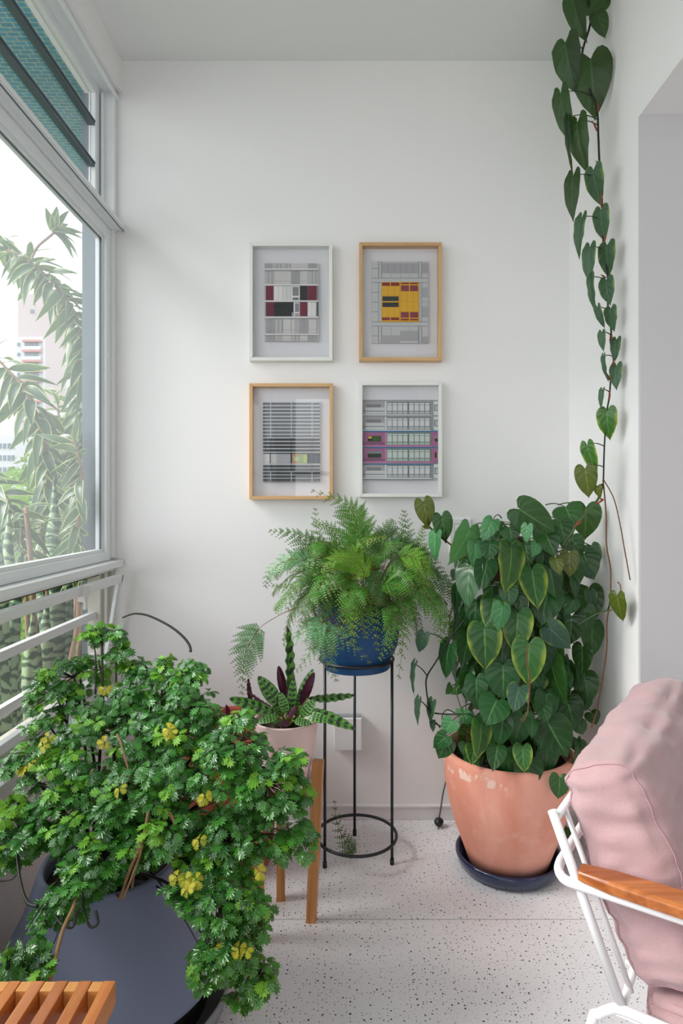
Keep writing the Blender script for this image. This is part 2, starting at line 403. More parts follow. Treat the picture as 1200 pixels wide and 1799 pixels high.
# ================================================================ OUTSIDE
M['mosaic_t'] = None
def tilemat():
    m = N('turquoise_mosaic'); o = m.obj()
    br = m.n('ShaderNodeTexBrick'); m.set(br.inputs['Vector'], m.mapped((1, 1, 1)))
    br.inputs['Scale'].default_value = 1.0; br.inputs['Brick Width'].default_value = 0.045; br.inputs['Row Height'].default_value = 0.022
    br.inputs['Mortar Size'].default_value = 0.0020; br.inputs['Mortar Smooth'].default_value = 0.1; br.inputs['Bias'].default_value = 0
    br.inputs['Color1'].default_value = lin('2F93BC'); br.inputs['Color2'].default_value = lin('1D789E'); br.inputs['Mortar'].default_value = lin('C9CBA0')
    br.offset = 0.5
    return m.done(m.pr(m.mix(m.noise(40, 3), br.outputs[0], m.mix(0.5, br.outputs[0], lin('3BA6BC'))), 0.3, None, 0.5))
M['mosaic'] = tilemat()
M['concrete'] = plain('grey_painted_concrete', '5E6A74', 0.8, 0.12, 6, bump=.1)
struct(MB().box((-1.52, 1.0, 2.78), (-0.96, 4.9, 2.90)).build('trim_4', M['mosaic']))       # tiled underside of the slab above
struct(MB().box((-1.54, 1.0, 2.78), (-1.52, 4.9, 3.0)).build('trim_5', M['concrete']))
pier = MB().box((-0.965, BY + .012, -0.5), (-0.902, BY + .60, 2.80))
struct(pier.build('trim_6', M['concrete']))
# planting trough outside under the window
M['trough'] = plain('pale_concrete', 'A9A79F', 0.85, 0.1, 6, bump=.1)
tr = thing('planting_trough', 'concrete planting trough fixed outside under the window', 'planter', (-1.25, 2.4, -0.1))
MB().box((-1.55, -1.0, -0.12), (-0.97, 4.4, -0.05)).box((-1.55, -1.0, -0.05), (-1.51, 4.4, 0.22)).box((-1.01, -1.0, -0.05), (-0.97, 4.4, 0.22)).box((-1.51, 4.36, -0.05), (-1.01, 4.4, 0.22)).box((-1.51, -1.0, -0.05), (-1.01, -0.96, 0.22)).build('trough', M['trough'], tr, bevel=.004)
M['soil'] = plain('dark_soil', '2E231D', 0.95, 0.5, 60, bump=.8, bscale=120)
MB().box((-1.51, -0.96, -0.05), (-1.01, 4.36, 0.19)).build('soil', M['soil'], tr)

# ---------------------------------------------------------------- leaf materials
def leafmat(name, a, b, veinc, marginc=None, mstart=0.72, mamt=1.0, veins=7, rough=0.32, trans=0.22, vamt=0.6, coat=0.0, spec=0.5, slope=0.9, softm=False):
    m = N(name)
    uv = m.n('ShaderNodeUVMap').outputs[0]; sx = m.n('ShaderNodeSeparateXYZ'); m.set(sx.inputs[0], uv)
    u, v = sx.outputs[0], sx.outputs[1]
    r1 = m.n('ShaderNodeObjectInfo').outputs['Random']; r2 = m.n('ShaderNodeNewGeometry').outputs['Random Per Island']
    r = m.math('FRACT', m.math('ADD', r1, r2))
    col = m.mix(r, lin(a), lin(b))
    nz = m.noise(2.2, 2)
    if marginc:
        soft = 0.30 if not softm else 0.55
        ee = m.math('ADD', u, m.math('MULTIPLY', m.math('SUBTRACT', nz, 0.5), 0.9))
        if softm: ee = m.math('ADD', ee, m.math('MULTIPLY', m.math('SUBTRACT', v, 0.65), 0.5))
        e = m.smooth(ee, mstart, mstart + soft)
        col = m.mix(m.math('MULTIPLY', e, mamt), col, lin(marginc))
    if veins:
        w = m.math('FRACT', m.math('MULTIPLY', m.math('SUBTRACT', v, m.math('MULTIPLY', u, slope / max(veins, 1) * 1.6)), float(veins)))
        lv = m.math('GREATER_THAN', m.math('ABSOLUTE', m.math('SUBTRACT', w, 0.5)), 0.46)
        col = m.mix(m.math('MULTIPLY', lv, vamt * 0.45), col, lin(veinc))
        bh = m.math('ABSOLUTE', m.math('SUBTRACT', w, 0.5))
    mid = m.math('LESS_THAN', u, 0.05)
    col = m.mix(m.math('MULTIPLY', mid, vamt), col, lin(veinc))
    nm = m.bump(bh, 0.35, 0.004) if veins else m.bump(nz, 0.2, 0.002)
    s = m.pr(col, rough, nm, spec, 0, coat)
    t = m.n('ShaderNodeBsdfTranslucent'); m.set(t.inputs[0], m.mix(0.5, col, lin('9BBF3A')))
    return m.done(m.mixs(trans, s, t.outputs[0]))
M['phil'] = leafmat('philodendron_leaf', '123C1B', '225628', '5C9453', '8FA53C', 0.98, 0.35)
M['phil_y'] = leafmat('philodendron_leaf_lime_edge', '1C4A20', '2E6529', '6D9A4C', 'A9B83E', 0.62, 0.85, softm=True)
M['phil_l'] = leafmat('young_philodendron_leaf', '3F7D4C', '4F8D5C', '7FB37B', None)
M['phil_o'] = leafmat('olive_new_leaf', '4C5A1E', '5A6324', '8F9646', '2F4F1C', 0.7, 0.5)
M['phil_w'] = leafmat('wall_vine_leaf', '0D2C16', '1A421E', '3C6A3F', None, rough=0.4)
M['phil_g'] = leafmat('grey_green_vine_leaf', '2C4E3E', '345745', '5E8468', '86A348', 0.82, 0.75, rough=0.45)
M['stem_g'] = plain('green_stem', '3D5A2A', 0.5, 0.3, 20)
M['stem_d'] = plain('dark_stem', '1E2318', 0.6, 0.3, 30)
M['stem_b'] = plain('brown_root', '6B4326', 0.8, 0.3, 30, bump=.3)
M['bark'] = plain('pale_bark', '8B6B4B', 0.85, 0.3, 40, bump=.5)
M['sheath'] = plain('reddish_sheath', '8C4426', 0.7, 0.3, 30)
M['drac'] = leafmat('striped_dracaena_leaf', '294D3A', '3C6345', '4A7050', 'DCDD9C', 0.62, 1.0, veins=0, trans=0.3, vamt=.2)
M['drac_n'] = leafmat('yellow_striped_leaf', '5E8F3A', '79A845', '8FB85A', 'E3E27A', 0.55, 1.0, veins=0, trans=0.35, vamt=.2)
M['trunk'] = plain('dracaena_trunk', '9A7C68', 0.85, 0.25, 25, bump=.4)
def sansmat():
    m = N('banded_blade'); o = m.obj()
    w = m.n('ShaderNodeTexWave', wave_type='BANDS', bands_direction='Z'); w.inputs['Scale'].default_value = 8; w.inputs['Distortion'].default_value = 6; w.inputs['Detail'].default_value = 3; w.inputs['Detail Scale'].default_value = 3
    m.set(w.inputs[0], o)
    r = m.n('ShaderNodeObjectInfo').outputs['Random']
    col = m.mix(m.smooth(w.outputs[1], .25, .75), m.mix(r, lin('36523F'), lin('4C6B54')), m.mix(r, lin('7F9F7E'), lin('B4C49C')))
    return m.done(m.pr(col, 0.45, None, 0.4))
M['sans'] = sansmat()
M['tree_leaf'] = leafmat('tree_leaf', '38602A', '5E8A38', '8FB25A', None, veins=0, trans=.35, rough=.6)
M['tree_dark'] = leafmat('dark_tree_leaf', '23461F', '3A632C', '6C924A', None, veins=0, trans=.3, rough=.6)

def lance_mesh(name, mats, L=1.0, w=0.1, droop=0.25, fold=0.25, n=7, twist=0.0, curl=0.0):
    """lance-shaped leaf; local Y along, Z upper face"""
    vs = []; uv = []; fs = []
    for i in range(n + 1):
        t = i / n; hw = w * (math.sin(math.pi * min(1, t ** 0.75)) ** 0.85 if 0 < t < 1 else 0.0) + 0.004 * (1 - t)
        y = L * t; z = -droop * L * t * t; a = twist * t; cx = curl * L * t * t
        for s in (-1, -0.5, 0, 0.5, 1):
            x = s * hw; zz = fold * abs(x)
            vs.append((cx + x * math.cos(a) - zz * math.sin(a), y, z + x * math.sin(a) + zz * math.cos(a))); uv.append((abs(s), t))
    for i in range(n):
        for j in range(4):
            k = i * 5 + j; fs.append((k, k + 1, k + 6, k + 5))
    me = bpy.data.meshes.new(name); me.from_pydata(vs, [], fs); me.materials.append(mats)
    ul = me.uv_layers.new(name='UVMap')
    for l in me.loops: ul.data[l.index].uv = uv[l.vertex_index]
    me.polygons.foreach_set('use_smooth', [True] * len(fs)); me.update(); return me

# ---- dracaenas outside the window
drac_meshes = [lance_mesh('leaf', M['drac'], 1, .125 + .025 * (i % 3), .25 + .18 * i, .3, 7, .25 * (i - 2), .08 * (i - 2)) for i in range(5)]
def dracaena(label, path, Y, leaf_from=0.0, spacing=.0105, L=.125, extra_stems=(), tuft=None, seed=1, gravity=.34, r=.012, mats=None, nleaf=260):
    rs = random.Random(seed)
    pts = smoothpath([P(x, y, Y + dy) for x, y, dy in path], 8)
    base = thing('striped_dracaena', label, 'plant', tuple(V((pts[-1].x, pts[-1].y, 0.19))), 'dracaenas outside the window')
    k = len(pts); MB().tube(pts, [r * (.45 + .55 * i / (k - 1)) for i in range(k)], 8).build('stem', M['trunk'], base)
    count = 0; acc = 0; side = 0
    def put(p, d, l):
        nonlocal count
        if count >= nleaf: return
        if p.x + d.normalized().x * l > -.89: d = V((-abs(d.x) - .2, d.y, d.z))
        leaf_obj('leaf', rs.choice(drac_meshes), base, p, d, V((0.25, -0.55, 0.6)) + V((rs.uniform(-.5, .5), rs.uniform(-.5, .5), rs.uniform(-.3, .3))), l); count += 1
    total = sum((pts[i + 1] - pts[i]).length for i in range(k - 1)); run = 0
    for i in range(k - 1):
        seg = pts[i + 1] - pts[i]; L0 = seg.length; tdir = (pts[i] - pts[i + 1]).normalized()   # toward the tip
        while acc < L0:
            q = pts[i] + seg * (acc / max(L0, 1e-6)); f = (run + acc) / total
            if f <= 1 - leaf_from or leaf_from == 0:
                side += 2.4
                a = tdir.orthogonal().normalized(); b = tdir.cross(a); rad = a * math.cos(side) + b * math.sin(side)
                d = rad * .9 + tdir * (.55 if f < .06 else -.15) + V((0, 0, -gravity if f > .04 else .1))
                put(q, d, L * rs.uniform(.75, 1.15) * (1.05 if f < .3 else 1))
            acc += spacing
        acc -= L0; run += L0
    for st in extra_stems:
        sp = smoothpath([P(x, y, Y + dy) for x, y, dy in st], 6)
        MB().tube(sp, r * .5, 6).build('stem', M['trunk'], base)
        for j in range(26):
            t = (sp[0] - sp[2]).normalized(); a = t.orthogonal().normalized(); b = t.cross(a); an = j * 2.4
            put(sp[0] + (sp[2] - sp[0]) * (j / 28), (a * math.cos(an) + b * math.sin(an)) * (.3 + .04 * j) + t * .8, L * rs.uniform(.6, .95))
    return base
dracaena('tall striped dracaena outside, arching up beside the grey pier with a tuft at its top',
         [(2, 436, .1), (35, 448, .06), (72, 476, 0), (105, 512, 0), (132, 552, 0), (146, 610, 0), (148, 690, 0), (146, 790, 0), (143, 900, 0), (138, 1010, 0), (128, 1130, 0), (112, 1270, 0)], 2.75, leaf_from=.30, spacing=.0068, L=.135,
         extra_stems=[[(96, 408, 0), (84, 418, 0), (66, 434, 0), (52, 462, 0)]], seed=3, nleaf=290)
dracaena('drooping striped dracaena outside at the left edge of the large pane',
         [(-25, 610, 0), (10, 646, 0), (42, 682, 0), (66, 735, 0), (80, 800, 0), (88, 870, 0), (95, 960, 0), (90, 1090, 0), (74, 1240, 0)], 2.6, leaf_from=.40, seed=5, L=.14, nleaf=230)
dracaena('leaning dracaena outside with leaves hanging low against the pier',
         [(128, 772, 0), (139, 806, 0), (143, 850, 0), (139, 900, 0), (132, 960, 0), (138, 1080, 0), (120, 1180, 0), (110, 1270, 0)], 2.16, leaf_from=.50, seed=9, L=.09, spacing=.0075, nleaf=170, r=.010)
dracaena('short striped dracaena outside bending over from the left',
         [(-50, 800, 0), (-15, 845, 0), (14, 880, 0), (36, 930, 0), (42, 1010, 0), (50, 1120, 0), (58, 1260, 0)], 2.3, leaf_from=.50, seed=12, L=.11, nleaf=140, r=.010)
dracaena('yellow-green dracaena outside in the middle of the row',
         [(100, 690, .1), (104, 740, .1), (110, 800, .1), (115, 880, .1), (116, 1000, .1), (108, 1120, 0), (98, 1260, 0)], 3.0, leaf_from=.5, seed=21, L=.12, nleaf=90, r=.011)
# bare trunks of older plants
for k, (a, b, w, Y, lab) in enumerate((((55, 1000), (52, 1300), .020, 2.25, 'bare brown dracaena trunk outside behind the grille bars, leftmost'),
                                       ((82, 1020), (70, 1290), .014, 2.4, 'thin bare brown trunk outside behind the grille bars'),
                                       ((152, 1000), (118, 1260), .022, 2.45, 'leaning bare brown trunk outside next to the pier'))):
    p, q = P(*a, Y), P(*b, Y); m_ = (p + q) / 2 + V((.015, 0, 0))
    q.z = .18
    t = thing('bare_trunk', lab, 'trunk', (q.x, q.y, q.z)); top = V((p.x - .02, p.y, p.z + .22))
    MB().tube(smoothpath([top, p, m_, q], 6), [w * .6 * (.7 + .3 * i / 18) for i in range(19)], 10).build('stem', M['trunk'], t)
    for j in range(9):
        leaf_obj('leaf', drac_meshes[j % 5], t, top + V((0, 0, -.012 * j)), V((math.cos(j * 2.4), math.sin(j * 2.4), .3)), V((0, -.3, 1)), .09)
# ---- snake plants outside
def blade(mb, base, top, w, bend=.03):
    n = 9; side = (top - base).cross(V((0, 1, 0.2))).normalized(); vs = []; fs = []; nr = V((0, -1, 0))
    for i in range(n + 1):
        t = i / n; c = base.lerp(top, t) + V((math.sin(t * math.pi) * bend, 0, 0)); hw = w / 2 * (.62 + .55 * math.sin(math.pi * min(t * .9 + .08, 1))) * (1 - max(0, t - .72) / .28 * .97) 
        for s, dz in ((-1, -.010), (0, .010), (1, -.010), (0, .016)): vs.append(c + side * hw * s + nr * (-dz if s else dz))
    for i in range(n):
        for j in range(4):
            j2 = (j + 1) % 4; fs.append((i * 4 + j, i * 4 + j2, i * 4 + 4 + j2, i * 4 + 4 + j))
    mb.add(vs, fs, smooth=True); return mb
for lab, blades in (('tall mottled snake plant outside, cut by the left edge of the window', [((8, 1290), (-8, 860), .085, 2.05), ((30, 1300), (20, 880), .07, 2.15), ((-20, 1300), (-45, 900), .09, 1.9), ((22, 1290), (44, 960), .05, 2.1)]),
                    ('mottled snake plant outside between the bare trunks', [((92, 1260), (98, 835), .085, 2.5), ((112, 1250), (122, 900), .07, 2.6), ((78, 1265), (84, 960), .06, 2.45), ((128, 1250), (100, 930), .06, 2.65)]),
                    ('low broad snake plant outside behind the lower sash', [((36, 1320), (30, 1000), .07, 2.2), ((48, 1310), (62, 1060), .05, 2.25), ((100, 1260), (86, 1040), .06, 2.35), ((10, 1340), (2, 1060), .09, 1.95), ((60, 1300), (70, 1090), .05, 2.3)])):
    a0 = P(*blades[0][0], blades[0][3]); t = thing('snake_plant', lab, 'plant', (a0.x, a0.y, .19))
    for b_, t_, w, Y in blades:
        p, q = P(*b_, Y), P(*t_, Y); p.z = .17; blade(MB(), p, q, w, rnd(-.03, .03)).build('blade', M['sans'], t)
# brown pot outside at the left edge
M['terra_out'] = plain('old_terracotta', '7D4636', 0.85, 0.15, 8, bump=.1)
pp = P(-6, 1250, 1.92); op = thing('outdoor_pot', 'brown clay pot outside under the bars at the left edge', 'pot', (pp.x, pp.y, .19))
MB().lathe([(0, 0), (.085, 0), (.11, .16), (.12, .17), (.12, .205), (.105, .205), (.095, .15), (0, .15)], (pp.x, pp.y, .19), 28).build('pot', M['terra_out'], op)
# ---- distant trees
def crown(name_lab, c, rad, mat, n=1500, seed=1, leaf=.12, trunk=True, group='trees beyond the trough'):
    rs = random.Random(seed); c = V(c)
    t = thing('tree', name_lab, 'tree', (c.x, c.y, c.z - rad[2] * 1.9), group)
    if trunk: MB().tube([c + V((0, 0, -rad[2] * 1.9)), c + V((.1, 0, -rad[2] * .7)), c], [.16 * rad[0] / 2, .12 * rad[0] / 2, .05], 8).build('trunk', M['trunk'], t)
    vs = []; fs = []; uv = []
    lobes = [(V((rs.gauss(0, .5), rs.gauss(0, .5), rs.gauss(0, .45))), rs.uniform(.35, .6)) for _ in range(14)]
    for _ in range(n):
        lc, lr = rs.choice(lobes); d = V((rs.gauss(0, 1), rs.gauss(0, 1), rs.gauss(0, 1))).normalized() * lr * rs.uniform(.75, 1.05)
        p = lc + d; p = c + V((p.x * rad[0], p.y * rad[1], p.z * rad[2]))
        a = (V((rs.uniform(-1, 1), rs.uniform(-1, 1), rs.uniform(-1, .3)))).normalized(); b = a.cross(d).normalized() if a.cross(d).length > 1e-4 else a.orthogonal()
        l = leaf * rs.uniform(.7, 1.4); k = len(vs)
        vs += [p, p + a * l * .5 + b * l * .28, p + a * l, p + a * l * .5 - b * l * .28]; uv += [(0, 0), (1, .5), (0, 1), (1, .5)]; fs.append((k, k + 1, k + 2, k + 3))
    mb = MB(); mb.add(vs, fs, uv); o = mb.build('foliage', mat, t); o['kind'] = 'stuff'
    return t
crown('bright green leafy tree just beyond the trough', (-2.55, 5.6, -.1), (.9, .9, 1.0), M['tree_leaf'], 2600, 1, .09)
crown('dense green tree beyond the trough, its crown near sill height', (-3.9, 8.6, -1.2), (1.5, 1.3, 1.7), M['tree_leaf'], 3000, 2, .12)
crown('tall green tree further out to the left', (-5.6, 10.5, -1.0), (2.0, 2.0, 2.2), M['tree_dark'], 2600, 3, .2)
crown('wide tree in the distance in front of the towers', (-13.5, 30, -1.5), (5, 4, 3.8), M['tree_leaf'], 2600, 4, .5)
crown('dark tree in the distance under the pale building', (-24, 48, -3.5), (7, 6, 5.0), M['tree_dark'], 2400, 5, .8)
# ---- buildings
M['bld_pink'] = plain('pale_pink_render', '9C9090', 0.9, 0.05, .05)
M['bld_white'] = plain('pale_render', 'A8AAAD', 0.9, 0.04, .05)
M['bld_red'] = plain('red_band', 'A06A66', 0.9, 0.05, .05)
M['bld_glass'] = plain('building_glass', '4A5C68', 0.2, 0.15, .3)
def building(label, x0, x1, y, depth, top, mat):
    t = thing('apartment_building', label, 'building', ((x0 + x1) / 2, y, -20))
    MB().box((x0, y, -20), (x1, y + depth, top)).build('wall', mat, t)
    return t
YB = 190.0
def px2x(px, Y): return (px - PX0) * Y / F
def py2z(py, Y): return CAMZ - (py - PY0) * Y / F
b1 = building('pink tower block far off with red-edged balconies below a blank top', px2x(31, YB), px2x(79, YB), YB, 14, py2z(516, YB), M['bld_pink'])
MB().box((px2x(31, YB), YB - .8, -20), (px2x(79, YB), YB, py2z(593, YB))).build('balcony_wall', M['bld_white'], b1)
MB().box((px2x(54, YB), YB - .3, py2z(550, YB)), (px2x(60, YB), YB, py2z(544, YB))).build('window', M['bld_glass'], b1)
for k in range(13):
    zt = py2z(600 + k * 17.5, YB)
    MB().box((px2x(45, YB), YB - 2.2, zt - .55), (px2x(77, YB), YB - .8, zt)).build('balcony_slab', M['bld_red'], b1)
    MB().box((px2x(46, YB), YB - .95, zt - 1.9), (px2x(70, YB), YB - .82, zt - .6)).build('window', M['bld_glass'], b1)
    MB().box((px2x(45, YB), YB - 2.1, zt - 2.9), (px2x(77, YB), YB - 2.0, zt - 1.9)).build('railing', M['bld_white'], b1)
    MB().box((px2x(33, YB), YB - .95, zt - 1.6), (px2x(38, YB), YB - .82, zt - .6)).build('window', M['bld_glass'], b1)
Y2 = 260.0
b2 = building('blank pale tower further off behind the arching dracaena', px2x(79, Y2), px2x(122, Y2), Y2, 14, py2z(540, Y2), M['bld_white'])
Y3 = 130.0
b3 = building('white building with rows of small windows at the left edge of the view', px2x(-60, Y3), px2x(27, Y3), Y3, 12, py2z(764, Y3), M['bld_white'])
b4 = building('low white building with small windows seen through the dracaena leaves', px2x(85, Y3 + 30), px2x(135, Y3 + 30), Y3 + 30, 12, py2z(722, Y3 + 30), M['bld_white'])
for b_, xs, y0, n, Yb, st in ((b3, [-2, 6, 14, 21], 779, 6, Y3, 21), (b4, [94, 101, 108, 115, 122], 733, 6, Y3 + 30, 17)):
    for r_ in range(n):
        for x in xs:
            MB().box((px2x(x, Yb), Yb - .15, py2z(y0 + r_ * st + 9, Yb)), (px2x(x + 4.5, Yb), Yb + .01, py2z(y0 + r_ * st, Yb))).build('window', M['bld_glass'], b_)
M['ground'] = plain('street_ground', '6F7468', 0.9, 0.2, .1)
struct(MB().box((-400, -60, -20.2), (60, 600, -20)).build('ground', M['ground']))
# ================================================================ PICTURES
def inkmat():
    m = N('printed_ink'); a = m.n('ShaderNodeAttribute'); a.attribute_name = 'ink'
    return m.done(m.pr(a.outputs['Color'], 0.7, None, 0.2))
M['ink'] = inkmat()
M['mount'] = plain('white_mount_board', 'DAD9DE', 0.8, 0.01)
M['fr_white'] = plain('off_white_frame', 'E0E2DC', 0.45, 0.02)
M['fr_wood'] = wood('light_beech_frame', 'BE9566', 'D0AC7E', 1.0, 'Z', .45, .05)
M['fr_woodx'] = wood('light_beech_frame_across', 'BE9566', 'D0AC7E', 1.0, 'X', .45, .05)
FD = 0.034   # frame depth
def picture(label, crop, box_, fm, fmx, mount_y, ink_y, prints):
    """crop: (x, y) origin of the detail in the photo's frame; box_: outer edge; prints: [(x0,y0,x1,y1,hex)]"""
    YF = BY - FD - .001
    def Q(x, y, Y): return P(crop[0] + x / 6.6667, crop[1] + y / 6.6667, Y)
    a = Q(box_[0], box_[1], YF); b = Q(box_[2], box_[3], YF)
    x0, x1, z1, z0 = a.x, b.x, a.z, b.z; w = .0125
    t = thing('framed_print', label, 'picture', ((x0 + x1) / 2, BY, (z0 + z1) / 2), 'four framed facade prints on the back wall')
    for k in range(4):
        o_ = [(x0, z0), (x1, z0), (x1, z1), (x0, z1)]; i_ = [(x0 + w, z0 + w), (x1 - w, z0 + w), (x1 - w, z1 - w), (x0 + w, z1 - w)]
        k2 = (k + 1) % 4; g = .0002
        q = [o_[k], o_[k2], i_[k2], i_[k]]; cx = sum(p[0] for p in q) / 4; cz = sum(p[1] for p in q) / 4
        q = [(p[0] + (g if p[0] < cx else -g), p[1] + (g if p[1] < cz else -g)) for p in q]
        vs = [(p[0], YF, p[1]) for p in q] + [(p[0], BY - .001, p[1]) for p in q]
        MB().add(vs, [(0, 1, 2, 3), (7, 6, 5, 4), (0, 4, 5, 1), (1, 5, 6, 2), (2, 6, 7, 3), (3, 7, 4, 0)]).build('frame_side', fmx if k % 2 == 0 else fm, t, bevel=.0008)
    MB().box((x0 + w, BY - .006, z0 + w), (x1 - w, BY - .002, z1 - w)).build('backing_board', M['mount'], t)
    if mount_y:
        ym = BY - .006 - mount_y
        qa = Q(mount_b[0], mount_b[1], ym) if False else None
    y = BY - .006 - ink_y
    mb = MB()
    for i, (px0, py0, px1, py1, h) in enumerate(prints):
        yy = y - .00003 * (i + 1)
        p = Q(px0, py0, y); q = Q(px1, py1, y)
        mb.add([(p.x, yy, q.z), (q.x, yy, q.z), (q.x, yy, p.z), (p.x, yy, p.z)], [(0, 1, 2, 3)], col=lin(h))
    p = Q(prints[0][0], prints[0][1], y); q = Q(prints[0][2], prints[0][3], y)
    mb.box((p.x, y, q.z), (q.x, BY - .0061, p.z), col=lin('C9C8CC'))
    mb.build('print', M['ink'], t)
    MB().box((x0 + w * .8, YF + .003, z0 + w * .8), (x1 - w * .8, YF + .005, z1 - w * .8)).build('glazing', M['glass_pic'], t)
    return t
G1, G2, G3, WH, DK, WINE = 'BDBBBA', 'A3A2A4', '8B8B90', 'DCDBDA', '1B2024', '6A1F33'
def louvre(x0, y0, x1, y1, base, line, step, vert=False, w=2):
    r = [(x0, y0, x1, y1, base)]; k = (x0 if vert else y0) + step
    while k < (x1 if vert else y1) - 1:
        r.append((k, y0, k + w, y1, line) if vert else (x0, k, x1, k + w, line)); k += step
    return r
# 1: off-white frame, wine-red and black shutters
p1 = [(298, 352, 932, 1265, 'C4C3C4')]
for (y0, y1, cells) in ((352, 415, [(300, 395, 'd'), (400, 510, 'v'), (515, 610, 'v'), (615, 810, 'p'), (812, 912, 'd')]),
                        (440, 598, [(300, 415, 'v'), (420, 612, 'p'), (615, 715, 'd'), (718, 808, 'p'), (812, 925, 'v')]),
                        (1008, 1172, [(315, 415, 'd'), (418, 512, 'v'), (518, 612, 'p'), (615, 655, 'p'), (655, 710, 'm'), (712, 808, 'd'), (812, 910, 'p')]),
                        (1198, 1262, [(315, 410, 'd'), (415, 510, 'm'), (512, 612, 'p'), (615, 710, 'v'), (712, 808, 'p'), (810, 910, 'd')])):
    for x0, x1, k in cells:
        if k == 'd': p1 += louvre(x0, y0, x1, y1, G2, G3, 16); p1.append(((x0 + x1) / 2, y0, (x0 + x1) / 2 + 4, y1, G3))
        if k == 'm': p1 += louvre(x0, y0, x1, y1, 'B4AFAF', G2, 18)
        if k == 'p': p1 += [(x0, y0, x1, y1, 'C6C5C3'), (x0, y0 + (y1 - y0) * .75, x1, y0 + (y1 - y0) * .78, G2), (x1 - 4, y0, x1, y1, G2)]
        if k == 'v': p1 += louvre(x0, y0, x1, y1, 'B5B4B5', G3, 42, True, 8)
p1 += [(298, 612, 932, 980, 'B0AFB1')]
p1 += louvre(315, 618, 406, 788, WINE, '551629', 30, True, 2) + louvre(410, 618, 508, 788, WH, 'BDBDBD', 50, True, 5) + louvre(512, 618, 612, 788, 'CFCFCE', 'AEAEAE', 46, True, 5)
p1 += [(612, 618, 712, 788, WH), (628, 632, 700, 735, '7E8183'), (628, 755, 700, 785, '6F7274')] + louvre(714, 618, 804, 788, DK, '2B3236', 45, True, 3) + louvre(806, 618, 910, 788, WINE, '551629', 35, True, 2) + [(910, 618, 930, 788, '808488')]
p1 += louvre(315, 810, 414, 975, '62203A', '551629', 30, True, 2) + louvre(414, 810, 640, 975, DK, '0F1316', 50, True, 3) + [(640, 815, 712, 975, WH), (656, 825, 706, 925, '7F8386'), (656, 940, 706, 975, '9A9C9E'), (618, 930, 644, 975, '9A9C9E')]
p1 += louvre(712, 810, 802, 975, WINE, '551629', 30, True, 2) + louvre(806, 810, 905, 975, WH, 'BBBBBB', 46, True, 4) + [(908, 810, 930, 975, '4A4F50')]
for y in (425, 608, 798, 988, 1186): p1 += [(296, y - 8, 932, y + 8, WH), (296, y + 8, 932, y + 13, '77777B')]
picture('off-white framed print of a facade with wine-red and black shutters, upper left of four', (420, 410), (118, 105, 1095, 1490), M['fr_white'], M['fr_white'], 0, .010, p1)
# 2: beech frame, yellow block
p2 = [(288, 328, 950, 1284, 'BDBFBF')]; L_ = '83868A'
for y in (410, 525, 577, 690, 805, 918, 1035, 1085, 1200): p2.append((288, y - 3, 366, y + 4, L_))
for y in (525, 577, 1035, 1085): p2.append((288, y - 3, 948, y + 4, L_))
for x in (368, 403, 838, 872): p2 += [(x - 5, 328, x + 4, 528, L_), (x - 5, 1085, x + 4, 1282, L_)]
for x in (366, 872): p2 += [(x - 3, 577, x + 3, 1035, '7E8CA6')]
p2 += louvre(408, 348, 834, 468, 'A7A5A8', '97959A', 14)
for x in (478, 545, 620, 690, 765): p2.append((x, 348, x + 5, 468, '8C8A90'))
for x in (510, 620, 730): p2.append((x, 470, x + 4, 522, L_))
p2 += louvre(874, 348, 946, 468, 'A7A5A8', '97959A', 14) + louvre(874, 635, 944, 750, 'A9A9AC', '98989C', 14) + louvre(874, 865, 944, 978, 'A9A9AC', '98989C', 14)
p2 += [(510, 1090, 514, 1195, L_)] + louvre(412, 1195, 612, 1282, 'A7A5A8', '97959A', 14) + louvre(622, 1142, 832, 1262, 'A7A5A8', '97959A', 14) + [(728, 1090, 732, 1140, L_), (622, 1268, 832, 1276, WH)] + louvre(874, 1210, 944, 1282, 'A7A5A8', '97959A', 14)
for y in (805, 862, 980): p2.append((874, y - 2, 946, y + 2, L_))
YL, YD, RD, RB = 'D9A51B', 'B8860F', '7E1220', '7F2A3C'
p2 += [(400, 572, 842, 1042, 'CF9C14')]
p2 += [(408, 580, 500, 618, RD), (512, 580, 610, 618, RD), (630, 580, 725, 598, RD), (735, 580, 832, 598, RD), (630, 612, 722, 680, RB), (735, 612, 828, 680, RB)]
p2 += [(408, 625, 612, 730, YL), (412, 742, 602, 796, '17242A'), (412, 812, 602, 866, '17242A'), (408, 872, 612, 980, YL), (622, 686, 836, 916, YL)]
for x in (476, 548): p2 += [(x, 625, x + 4, 730, YD), (x, 872, x + 4, 980, YD)]
for x in (696, 768): p2.append((x, 686, x + 4, 916, YD))
p2 += [(622, 800, 836, 804, YD), (616, 580, 620, 1030, YD), (408, 988, 500, 1020, RD), (512, 988, 606, 1020, RD), (628, 925, 720, 990, RB), (735, 925, 830, 990, RB), (628, 1004, 720, 1022, RD), (735, 1004, 830, 1022, RD)]
picture('beech-framed print with a bright yellow and red block, upper right of four', (610, 410), (140, 102, 1110, 1490), M['fr_wood'], M['fr_woodx'], 0, .010, p2)
